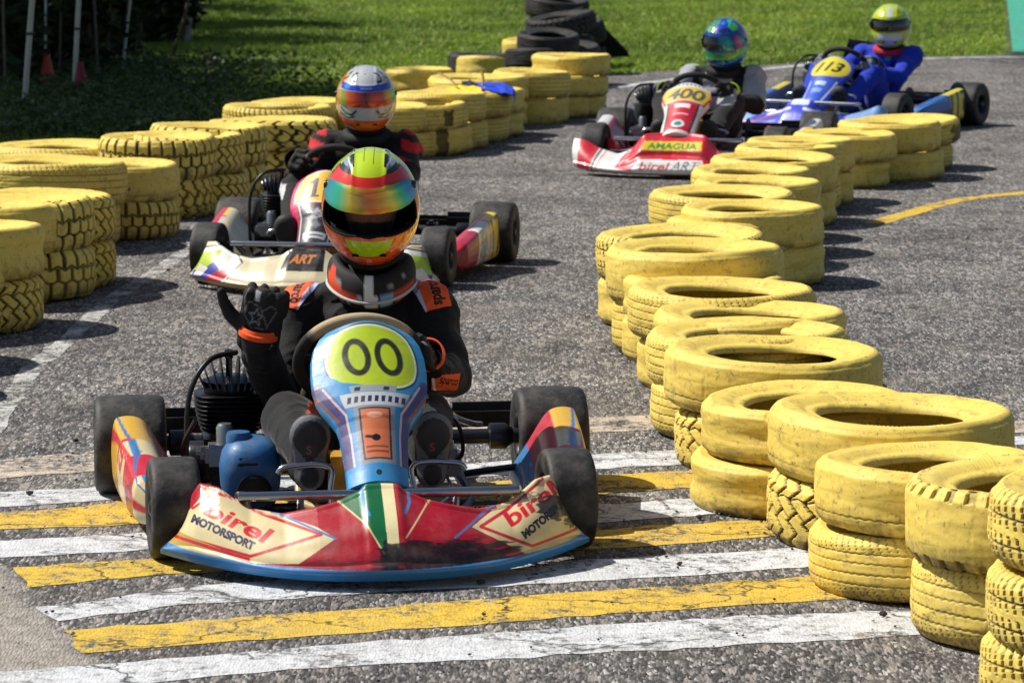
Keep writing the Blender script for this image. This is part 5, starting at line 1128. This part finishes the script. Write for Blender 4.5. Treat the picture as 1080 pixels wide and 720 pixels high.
D2,T2,J2=driver(K2,'driver in black and red suit with silver helmet, orange chin and mirrored red visor',(386,106),R(3),R(10),hp2,M_VIS,rainbow([(-76,'#d88a2a'),(-60,'#e0b030'),(-48,'#7fae3a'),(-38,'#e0602a'),(-20,'#c83a20'),(0,'#6a2a28'),(14,'#d8482a'),(34,'#c0442a'),(46,'#e89a2a'),(60,'#9ac03a'),(76,'#5fa050')]),sp2,gpx('#0e0e10','RACE','#d0d0d4'),'#101012',seed=5,elb=(.24,.24),vr=(1,26),bulk=1.0)
def hp3(X,Y,P):
    p=Paint(X,Y,'#12409a'); p.ellipse(-40,64,26,14,'#3a8f5a'); p.ellipse(-46,44,20,8,'#5fb03a'); p.ellipse(52,52,22,12,'#3fae52'); p.ellipse(60,70,30,8,'#1f9aa0'); p.ellipse(0,54,26,9,'#163fae'); p.ellipse(6,66,14,6,'#3f6fd0'); p.poly([(-20,44),(20,50),(40,40),(10,36)],'#0d1f5a')
    p.ellipse(40,20,22,8,'#16808a'); p.mask((Y<-8)&(Y>-26),'#1f8a4a'); p.line([(-80,-10),(-30,-22),(30,-20),(80,-8)],5,'#5fc03a'); p.line([(-70,-26),(-20,-34),(30,-32),(70,-22)],4,'#2f9ae0'); p.mask(Y<-38,'#0e2f80'); p.scuff(60,-8,20,14,'#5fc84a',3,4,.4,.9); p.scuff(-60,-6,20,12,'#3fa05a',5,4,.4,.9); p.line([(64,40),(80,20),(70,0)],4,'#c83a6a'); return p.C
def sp3(L,N,o):
    x=L[:,0]-o[0][0]*np.clip(L[:,2]*1.3,0,1); C=np.zeros((len(L),3))+lin('#9c9da4'); ax=np.abs(x)
    C[(L[:,1]<.06)&(L[:,2]<.36)&(ax<.30)]=lin('#141418'); ve=(ax<.15)&(ax>.085)&(L[:,2]>.2)&(L[:,2]<.60)&(L[:,1]>.1); C[ve]=lin('#151518'); C[(ax<.055)&(L[:,2]>.45)&(L[:,1]>.1)]=lin('#9a9ba0'); C[(ax<.06)&(L[:,2]<.30)]=lin('#1a1a1e')
    st=(np.abs(ax-.125)<.028)&(L[:,2]>.55)&(L[:,2]<.66); C[st]=lin('#8fc81c'); sl=(ax>.18)&(L[:,2]<.42)&(L[:,1]<.04); C[sl]=lin('#17171a'); return C
D3,T3,J3=driver(K3,'driver in grey suit with black vest, lime shoulder strap and blue-green helmet',(765,47),R(-16),R(10),hp3,M_VIS,rainbow([(-76,'#0a0d14'),(-30,'#10161f'),(-5,'#0d1a24'),(10,'#1a7a80'),(24,'#1f9a9a'),(36,'#163a6a'),(50,'#c84a7a'),(62,'#1f8a7a'),(76,'#1a4a9a')]),sp3,gpx('#111113','OMP','#b8d81a'),'#a8c81a',seed=8,wz=.40,elb=(.24,.27))
def hp4(X,Y,P):
    p=Paint(X,Y,'#b9cc14'); p.scuff(0,58,26,16,'#b9bdbd',3,4,.35,.9); p.poly([(-14,50),(14,50),(8,36),(-8,36)],'#c6cacb'); p.scuff(40,50,16,10,'#8fa012',5,4,.4,.8); p.scuff(-44,48,16,10,'#d8dc60',7,4,.4,.8)
    p.mask((Y<-8)&(Y>-24)&(np.abs(X)<40),'#c9cdd0'); p.poly([(-30,-24),(30,-24),(22,-40),(-22,-40)],'#a9adb0'); p.mask((Y<-42),'#8a9a12'); p.line([(-80,30),(-70,0),(-60,-30)],4,'#6d7a10'); p.line([(80,30),(70,0),(60,-30)],4,'#6d7a10'); return p.C
def sp4(L,N,o):
    C=np.zeros((len(L),3))+lin('#0f34b4'); x=L[:,0]-o[0][0]*.6; C[(np.abs(x-.05)<.018)&(np.abs(L[:,2]-.46)<.045)&(L[:,1]<.25)]=lin('#1fae5a'); C[(np.abs(np.abs(x)-.16)<.02)&(L[:,2]>.54)]=lin('#d8d8dc'); C[(np.abs(x)>.15)&(L[:,2]>.52)&(np.abs(np.abs(x)-.185)<.012)]=lin('#101018'); return C
D4,T4,J4=driver(K4,'driver in blue suit with yellow-green helmet and black visor, red collar',(939,29),R(-8),R(8),hp4,M_VISD,rainbow([(-76,'#0a0b0d'),(76,'#0a0b0d')]),sp4,gpx('#6f7480','X','#c8ccd4'),'#1a1a20',seed=12,wz=.385,collar='#b01f3a',bulk=1.0,elb=(.21,.23),shoec=('#1a2a60','#202024','#303036'))
# ================================================================ grass, trees, clutter at the back
def in_poly(X,Y,poly):
    m=np.zeros(X.shape,bool); n=len(poly)
    for i in range(n):
        x1,y1=poly[i][:2];x2,y2=poly[(i+1)%n][:2]
        if y1==y2: continue
        m^=((y1>Y)!=(y2>Y))&(X<(x2-x1)*(Y-y1)/(y2-y1)+x1)
    return m
def leafmat(name,rough=.55,trans=.25):
    m=bpy.data.materials.new(name); n,l=nt(m); b=n['Principled BSDF']; b.inputs['Roughness'].default_value=rough; b.inputs['Specular IOR Level'].default_value=.3
    a=n.new('ShaderNodeAttribute'); a.attribute_name='Col'; l.new(a.outputs['Color'],b.inputs['Base Color'])
    t=n.new('ShaderNodeBsdfTranslucent'); l.new(a.outputs['Color'],t.inputs[0]); mx=n.new('ShaderNodeMixShader'); mx.inputs[0].default_value=trans; l.new(b.outputs[0],mx.inputs[1]); l.new(t.outputs[0],mx.inputs[2]); l.new(mx.outputs[0],n['Material Output'].inputs[0]); return m
M_GRASS=leafmat('grass_blades'); M_LEAF=leafmat('foliage',trans=.2)
M_BARK=pm('bark','#4a4036',rough=.9,var=.3,bump=(25,.8,.02)); M_PALE=pm('pale_bark','#9a958c',rough=.85,var=.25,varscale=12,bump=(18,.6,.01))
def blades(N,cx0,cx1,D0,D1,name):
    D=np.sqrt(rng.uniform(D0**2,D1**2,N)); X=rng.uniform(cx0,cx1,N)*D; Y=D
    # clumps
    cl=vnoise(X*2.1,Y*2.1,1)+.6*vnoise(X*6.3,Y*5.7,4)+.4*vnoise(X*15,Y*14,9)
    ok=(~in_poly(X,Y,asph))&~((Y>28.5)&(X/Y>.1400))&(rng.uniform(0,1,N)<np.clip(.62+.28*cl,.12,1)); X,Y,cl=X[ok],Y[ok],cl[ok]; n=len(X)
    H=(.022+.024*rng.uniform(0,1,n)+.014*np.clip(cl,-1,2))*(1+.5*(rng.uniform(0,1,n)>.97)); a=rng.uniform(0,2*PI,n); W_=rng.uniform(.005,.012,n); le=rng.uniform(.5,1.8,n)*H
    dx,dy=np.cos(a),np.sin(a); b_=rng.uniform(0,2*PI,n); lx,ly=np.cos(b_)*le,np.sin(b_)*le
    V=np.zeros((n,3,3)); V[:,0]=np.c_[X-dx*W_,Y-dy*W_,np.full(n,-.012)]; V[:,1]=np.c_[X+dx*W_,Y+dy*W_,np.full(n,-.012)]; V[:,2]=np.c_[X+lx,Y+ly,H-.01]
    t=np.clip(.5+.3*vnoise(X*1.3,Y*1.1,7)+rng.normal(0,.22,n),0,1)[:,None]; dry=(rng.uniform(0,1,n)>.9)[:,None]
    c=np.array([.075,.17,.014])*(1-t)+np.array([.36,.50,.05])*t; c=np.where(dry,np.array([.36,.32,.12]),c); C=np.repeat(c[:,None],3,1)
    mb=MB(); mb.add(V.reshape(-1,3),np.arange(n*3).reshape(-1,3),0,C.reshape(-1,3)); o=mb.build(name,M_GRASS,ang=0,smooth=False); return o
o=blades(620000,-.152,.152,19.8,44,'grass'); tag(o,'short clumpy grass behind the barriers','grass',kind='stuff')
def leaves(mb,c,rad,n,size,dark,light,shell=.5,seed=0,flat=1.0,thick=1.0):
    r=np.random.default_rng(seed+50); u=r.normal(0,1,(n,3)); u/=np.linalg.norm(u,axis=1)[:,None]; q=r.uniform(0,1,n)**shell
    lump=1+.22*vnoise(u[:,0]*3+seed,u[:,1]*3+u[:,2]*2,seed); P=np.asarray(c)+u*q[:,None]*lump[:,None]*np.asarray(rad)
    A=r.normal(0,1,(n,3)); A[:,2]*=.45; A/=np.linalg.norm(A,axis=1)[:,None]; B=np.cross(A,r.normal(0,1,(n,3))); B/=np.linalg.norm(B,axis=1)[:,None]; s=size*r.uniform(.6,1.3,n)[:,None]
    V=np.stack([P-A*s,P-B*s*.38,P+A*s,P+B*s*.38],1); t=np.clip(.5+.35*vnoise(P[:,0]*2.2,P[:,1]*2+P[:,2]*2,seed)+r.normal(0,.2,n),0,1)[:,None]
    c_=np.asarray(dark)*(1-t)+np.asarray(light)*t; mb.add(V.reshape(-1,3),np.arange(n*4).reshape(-1,4),0,np.repeat(c_,4,0))
DK,LT=(.022,.04,.010),(.055,.09,.02)
def tree(x,y,h,crowns,lab,tr=.14,pale=False,lean=(0,0),leaf=.13,n=4200,group=None,name='broadleaf_tree',seed=0):
    t=empty(name,(x,y,0),0,lab,'tree',group); top=np.array([lean[0],lean[1],h])
    m=MB(); pts=[np.array([0,0,-.05]),top*.3+np.array([.05,0,0]),top*.6-np.array([.04,.03,0]),top]; m.tube(pts,[tr*1.25,tr,tr*.8,tr*.5],14,sm=6)
    for i,(c,r_) in enumerate(crowns):
        st=top*(.55+.1*(i%4)); m.tube([st,(st+np.array(c))/2+np.array([0,0,.2]),np.array(c)],[tr*.5,tr*.3,tr*.12],8,sm=4)
    m.build('trunk',M_PALE if pale else M_BARK,t); m=MB()
    for i,(c,r_) in enumerate(crowns): leaves(m,c,r_,n,leaf,DK,LT,seed=seed+i)
    m.build('crown',M_LEAF,t,smooth=False,ang=0); return t
GT='shade trees left of the track'
tree(-7.7,24.7,5.5,[((.3,.5,6),(2.4,2.6,1.5)),((.5,-1.2,5.6),(1.8,1.5,1.2)),((.9,2.1,5.7),(2.3,1.5,1.2))],'broad dark tree nearest the left barrier, crown above the photo',n=3600,group=GT,seed=1)
tree(-10.2,30.1,6,[((.2,0,6.3),(2.7,2.6,1.6)),((0,2.2,6),(2.6,2.2,1.5)),((-1,-1,6.8),(2.6,2.6,1.6))],'broad dark tree behind the nearest shade tree, crown above the photo',n=3600,group=GT,seed=11)
tree(-10.6,36.5,6,[((.7,0,6.3),(2.9,2.6,1.6)),((.5,2.6,6),(2.9,2.2,1.5)),((-1.6,-1,6.8),(2.6,2.6,1.6)),((-3,2,5),(2.6,2.6,2.2))],'broad dark tree in the middle of the thicket, crown above the photo',n=3600,group=GT,seed=21)
tree(-10.2,43.5,6,[((.9,0,6.3),(2.9,2.8,1.6)),((.5,2.9,6),(2.9,2.4,1.5)),((-2.6,-1,5.5),(2.6,2.6,2.6))],'hindmost dark shade tree of the thicket, crown above the photo',n=3600,group=GT,seed=31)
# dark undergrowth at top left
def bush(px,py,wd,hg,lab,seed,n=2600,stems=7):
    p=G(px,py); t=empty('shrub',(p[0],p[1],0),0,lab,'shrub','dark shrubs under the trees'); m=MB(); r=np.random.default_rng(seed)
    for i in range(stems):
        a=r.uniform(0,2*PI); q=r.uniform(.1,.5)*wd; m.tube([(math.cos(a)*q*.5,math.sin(a)*q*.5,-.02),(math.cos(a)*q*.8,math.sin(a)*q*.8,hg*.5),(math.cos(a)*q*1.1,math.sin(a)*q*1.1,hg*r.uniform(.9,1.3))],[.018,.014,.008],7,sm=3)
    m.build('stems',M_BARK,t); m=MB(); leaves(m,(0,0,hg*.55),(wd*.55,wd*.5,hg*.6),n,.075,(.012,.02,.007),(.03,.05,.014),seed=seed); leaves(m,(0,0,hg*1.1),(wd*.5,wd*.5,hg*.35),n//2,.075,(.012,.02,.007),(.03,.05,.014),seed=seed+3)
    m.build('foliage',M_LEAF,t,smooth=False,ang=0)
bush(-22,88,1.5,1.3,'dark shrub at the left edge behind the first pale pole',1); bush(48,78,1.2,1.4,'dark shrub behind the orange cone',2); bush(108,66,1.1,1.4,'dark shrub between the second and third pale pole',3)
bush(-8,50,2.2,1.9,'tall dark shrub at the far left corner',4,3600); bush(82,40,2.2,2.0,'tall dark shrub behind the second pale pole',5,3600); bush(150,26,1.9,1.7,'tall dark shrub left of the pale-barked slim tree',6,3200); bush(160,44,.8,.7,'low dark shrub beside the leaning stick',7,1500,4)
bush(205,-22,1.6,1.2,'dark shrub behind the pale-barked slim tree',8,2200); bush(30,8,2.6,2.2,'broadest dark shrub of the thicket at top left',9,4200)
# ground-hugging weeds in the shade
def weeds():
    N=17000; px=rng.uniform(-60,400,N); px=np.where((px>200)&(rng.uniform(0,1,N)<(px-200)/210),px-220,px); py=rng.uniform(66,150,N)+np.clip(px-230,0,200)*.12*rng.uniform(0,1,N); d=np.array([G(a,b)[:2] for a,b in zip(px,py)]); ok=~in_poly(d[:,0],d[:,1],asph); d=d[ok]; n=len(d); m=MB()
    A=rng.normal(0,1,(n,3)); A[:,2]=np.abs(A[:,2])*.5; A/=np.linalg.norm(A,axis=1)[:,None]; B=np.cross(A,rng.normal(0,1,(n,3))); B/=np.linalg.norm(B,axis=1)[:,None]
    P=np.c_[d,rng.uniform(.0,.12,n)]; s=rng.uniform(.012,.034,n)[:,None]; V=np.stack([P-A*s,P-B*s*.5,P+A*s,P+B*s*.5],1); t=rng.uniform(0,1,n)[:,None]
    c=np.array([.03,.06,.014])*(1-t)+np.array([.07,.11,.03])*t; m.add(V.reshape(-1,3),np.arange(n*4).reshape(-1,4),0,np.repeat(c,4,0)); o=m.build('weeds',M_LEAF,smooth=False,ang=0); tag(o,'broad-leaved weeds in the dark shade behind the left barrier','weeds',kind='stuff')
weeds()
M_POLE=pm('pale_pole','#bab7ae',rough=.6,var=.2,varscale=6)
for (bx,by,tx,lab,r_) in ((25,115,34,'leftmost pale pole, leaning slightly right',.020),(78,98,83,'pale pole with dark clamp, beside the red cone',.019),(128,78,137,'third pale pole, thinner and bent',.014),(48,92,48,'thin dim pole behind the orange cone',.009)):
    p=G(bx,by); q=at(tx,0,p[1]); d=q-p; e=empty('pole',(p[0],p[1],0),0,lab,'pole','pale poles in front of the thicket'); m=MB(); m.tube([(0,0,-.05),tuple(d*1.0),tuple(d*2.0+np.array([.02,0,0])),tuple(d*3.2)],r_,12,sm=4); m.build('shaft',M_POLE,e)
    m=MB(); c_=d*.69; m.lathe([(r_,-.01),(r_+.007,-.008),(r_+.007,.008),(r_,.01)],14,Matrix.Translation(tuple(c_))); m.build('clamp',M_BLK,e)
p=G(197,44); t=tree(p[0],p[1],10.5,[((0,0,11.2),(1.4,1.4,1.2))],'slim tree with mottled pale bark at the edge of the sunlit grass',tr=.038,pale=True,lean=(.15,0),n=1500,name='pale_barked_tree',seed=77)
p=G(182,58); m=MB(); m.tube([(0,0,0),(.10,.0,.3),(.20,.05,.75)],[.016,.014,.010],8,sm=3); o=m.build('leaning_stick',M_BARK,loc=(p[0],p[1],0)); tag(o,'dark dead stick leaning beside the pale-barked tree','stick')
for (px,py,hh,col,lab) in ((50,92,.27,'#a8330c','orange cone standing in the dark undergrowth'),(85,98,.23,'#7a1016','dull red cone beside the second pale pole')):
    p=G(px,py); e=empty('traffic_cone',(p[0],p[1],0),0,lab,'traffic cone'); m=MB(); m.lathe([(.0001,hh),(.012,hh),(.018,hh*.97),(.055,hh*.3),(.065,.02),(.06,.015)],24); mm=pm('cone_'+col[1:],col,rough=.5,var=.15); m.build('cone_body',mm,e); m=MB(); m.box((0,0,.01),(.17,.17,.02),bev=.005); m.build('base',mm,e)
    m=MB(); m.lathe([(.040,hh*.52),(.033,hh*.66)],24); m.build('band',pm('dirty_white','#8a8680',rough=.7),e)
# leaning rubber sheet on the black heap
a,b_,c_,d_=at(596,60,28.6),at(664,60,28.9),at(662,54,28.9),at(617,8,28.7)
m=MB(); F3=np.array([a,b_,c_,d_,at(604,12,28.6)]); F3[0][2]=max(.0,F3[0][2]); off=np.array([-.03,.07,.0]); V=np.vstack([F3,F3+off]); n=5
m.add(V,[list(range(n))[::-1],list(range(n,2*n))]+[[i,(i+1)%n,n+(i+1)%n,n+i] for i in range(n)]); o=m.build('rubber_sheet',pm('sheet_rubber','#0c0c0d',rough=.8,spec=.2,bump=(12,.5,.02)),smooth=False); tag(o,'black rubber sheet leaning on the right side of the tyre heap','rubber sheet')
# weeds growing on the heap
def tuft(P,n,h,lab):
    m=MB(); r=np.random.default_rng(3)
    for i in range(n):
        a=r.uniform(0,2*PI); l_=r.uniform(.4,1)*h; q=r.uniform(0,.12); b0=np.array([math.cos(a)*q*1.6,math.sin(a)*q,0]); tp=b0+np.array([math.cos(a)*l_*.5,math.sin(a)*l_*.3,l_]); w_=.005
        m.add([b0-[w_,0,0],b0+[w_,0,0],tp],[[0,1,2]],0,(.10,.16,.05))
    o=m.build('grass_tuft',M_GRASS,smooth=False,loc=tuple(P)); tag(o,lab,'grass tuft')
tuft(at(590,20,30.0)+np.array([0,0,-.02]),40,.14,'small tuft of grass growing on the black tyre heap')
# blue cloth and yellow rag on the far yellow stack
P,h_,r_=FP[3]
def clothgrid(pxs,Yd,name,mat,lab,cat,th=.008,nu=24,nv=16,seed=0,top=None):
    A=np.array(pxs,float); nr,nc=A.shape[:2]; Q=np.zeros((nr,nc,3))
    for i in range(nr):
        for j in range(nc): Q[i,j]=at(A[i,j,0],A[i,j,1],Yd+(A[i,j,2] if A.shape[2]>2 else 0))
    U=np.linspace(0,nr-1,nu);Vv=np.linspace(0,nc-1,nv); T=np.zeros((nu,nc,3))
    for j in range(nc):
        for k in range(3): T[:,j,k]=np.interp(U,range(nr),Q[:,j,k])
    X=np.zeros((nu,nv,3))
    for i in range(nu):
        for k in range(3): X[i,:,k]=np.interp(Vv,range(nc),T[i,:,k])
    ui,vi=np.meshgrid(np.arange(nu),np.arange(nv),indexing='ij'); w_=vnoise(ui*.5,vi*.45,seed)*.006; X[...,2]+=w_; X[...,1]+=vnoise(ui*.4,vi*.6,seed+2)*.008
    m=MB(); m.grid(X); m.grid(X+np.array([0,.006,-th]),flip=True); o=m.build(name,mat,ang=0); tag(o,lab,cat)
Yt=P[1]-.05
clothgrid([[(503,88,.12),(508,95,-.12)],[(518,86,.12),(522,97,-.14)],[(531,87,.12),(533,98,-.16)],[(541,92,.08),(542,100,-.17)],[(544,97,.02),(542,113,-.19)]],Yt,'cloth',pm('blue_cloth','#1440c8',rough=.75,bump=(40,.4,.004)),'bright blue cloth draped over the edge of a far yellow tyre','cloth',seed=2)
clothgrid([[(487,86,.15),(487,93,.0)],[(495,85,.15),(495,93,-.02)],[(504,87,.12),(504,94,-.04)]],Yt+.02,'cloth',pm('navy_cloth','#10183a',rough=.8,bump=(40,.4,.004)),'small navy cloth beside the yellow rag','cloth',seed=5)
clothgrid([[(470,93,.1),(474,98,-.1)],[(486,91,.05),(488,99,-.14)],[(500,91,.0),(502,101,-.16)],[(512,93,-.05),(510,99,-.16)]],Yt,'rag',pm('yellow_rag','#e8c814',rough=.8,bump=(40,.5,.005)),'crumpled bright yellow rag on a far tyre beside the blue cloth','rag',seed=7)
m=MB(); q0=at(508,95,Yt-.02); q1=at(508,75,Yt+.03); m.tube([tuple(q0),tuple((q0+q1)/2+np.array([.01,0,0])),tuple(q1)],.009,8,sm=3); o=m.build('wooden_peg',pm('peg','#b59a4a',rough=.8)); tag(o,'short upright wooden peg tied with the yellow rag','peg')
m=MB(); q0=at(482,90,Yt+.0); q1=at(462,77,Yt+.15); m.tube([tuple(q0),tuple((q0+q1)/2+np.array([.0,0,.01])),tuple(q1)],.006,8,sm=3); o=m.build('stick',pm('peg2','#9a8358',rough=.8)); tag(o,'thin pale stick lying slantwise left of the yellow rag','stick')
# loose stones and bits of rubber on the asphalt
def grit():
    N=2600; X=rng.uniform(-2.6,3.6,N); Y=6.4+rng.uniform(0,1,N)**1.3*16
    for (x0,y0,r0) in SEEN:
        if y0>=19: continue
        a=rng.uniform(0,2*PI,34); q=r0*(1.0+.16*rng.exponential(1,34)); X=np.r_[X,x0+q*np.cos(a)]; Y=np.r_[Y,y0+q*np.sin(a)]
    ok=in_poly(X,Y,asph); X,Y=X[ok],Y[ok]; n=len(X)
    ph=(1+5**.5)/2; ic=np.array([(-1,ph,0),(1,ph,0),(-1,-ph,0),(1,-ph,0),(0,-1,ph),(0,1,ph),(0,-1,-ph),(0,1,-ph),(ph,0,-1),(ph,0,1),(-ph,0,-1),(-ph,0,1)])/1.9
    fc=np.array([(0,11,5),(0,5,1),(0,1,7),(0,7,10),(0,10,11),(1,5,9),(5,11,4),(11,10,2),(10,7,6),(7,1,8),(3,9,4),(3,4,2),(3,2,6),(3,6,8),(3,8,9),(4,9,5),(2,4,11),(6,2,10),(8,6,7),(9,8,1)])
    s=rng.uniform(.002,.0055,n)*(1+1.2*(rng.uniform(0,1,n)>.95)); V=ic[None]*s[:,None,None]*rng.uniform(.6,1.3,(n,12,1))*np.array([1,1,.6]); V+=np.stack([X,Y,s*.5+.004],-1)[:,None]
    F=(fc[None]+np.arange(n)[:,None,None]*12).reshape(-1,3); dark=rng.uniform(0,1,n)>.45; c=np.where(dark[:,None],np.array([.03,.028,.026]),np.array([.36,.33,.29]))*rng.uniform(.7,1.2,(n,1))
    m=MB(); m.add(V.reshape(-1,3),F,0,np.repeat(c,12,0)); o=m.build('gravel',pm('grit',attr=True,rough=.9),smooth=False); tag(o,'loose grit and rubber crumbs scattered over the asphalt','gravel',kind='stuff')
grit()

for i,(px,py) in enumerate(((6,96),(62,88),(70,70),(96,74),(104,88),(113,70),(142,66),(150,52),(160,40),(14,70),(88,60))):
    p=G(px,py); m=MB(); lx=rng.uniform(-.12,.12); m.tube([(0,0,-.03),(lx*.4,0,.5),(lx,.05,1.3),(lx*1.5,.0,2.2)],[.012,.011,.009,.006],7,sm=3); o=m.build('bare_stem',pm('dim_stem','#5e574c',rough=.9,var=.3),loc=(p[0],p[1],0)); tag(o,'thin bare stem standing in the dark thicket at top left','stem','bare stems in the thicket')
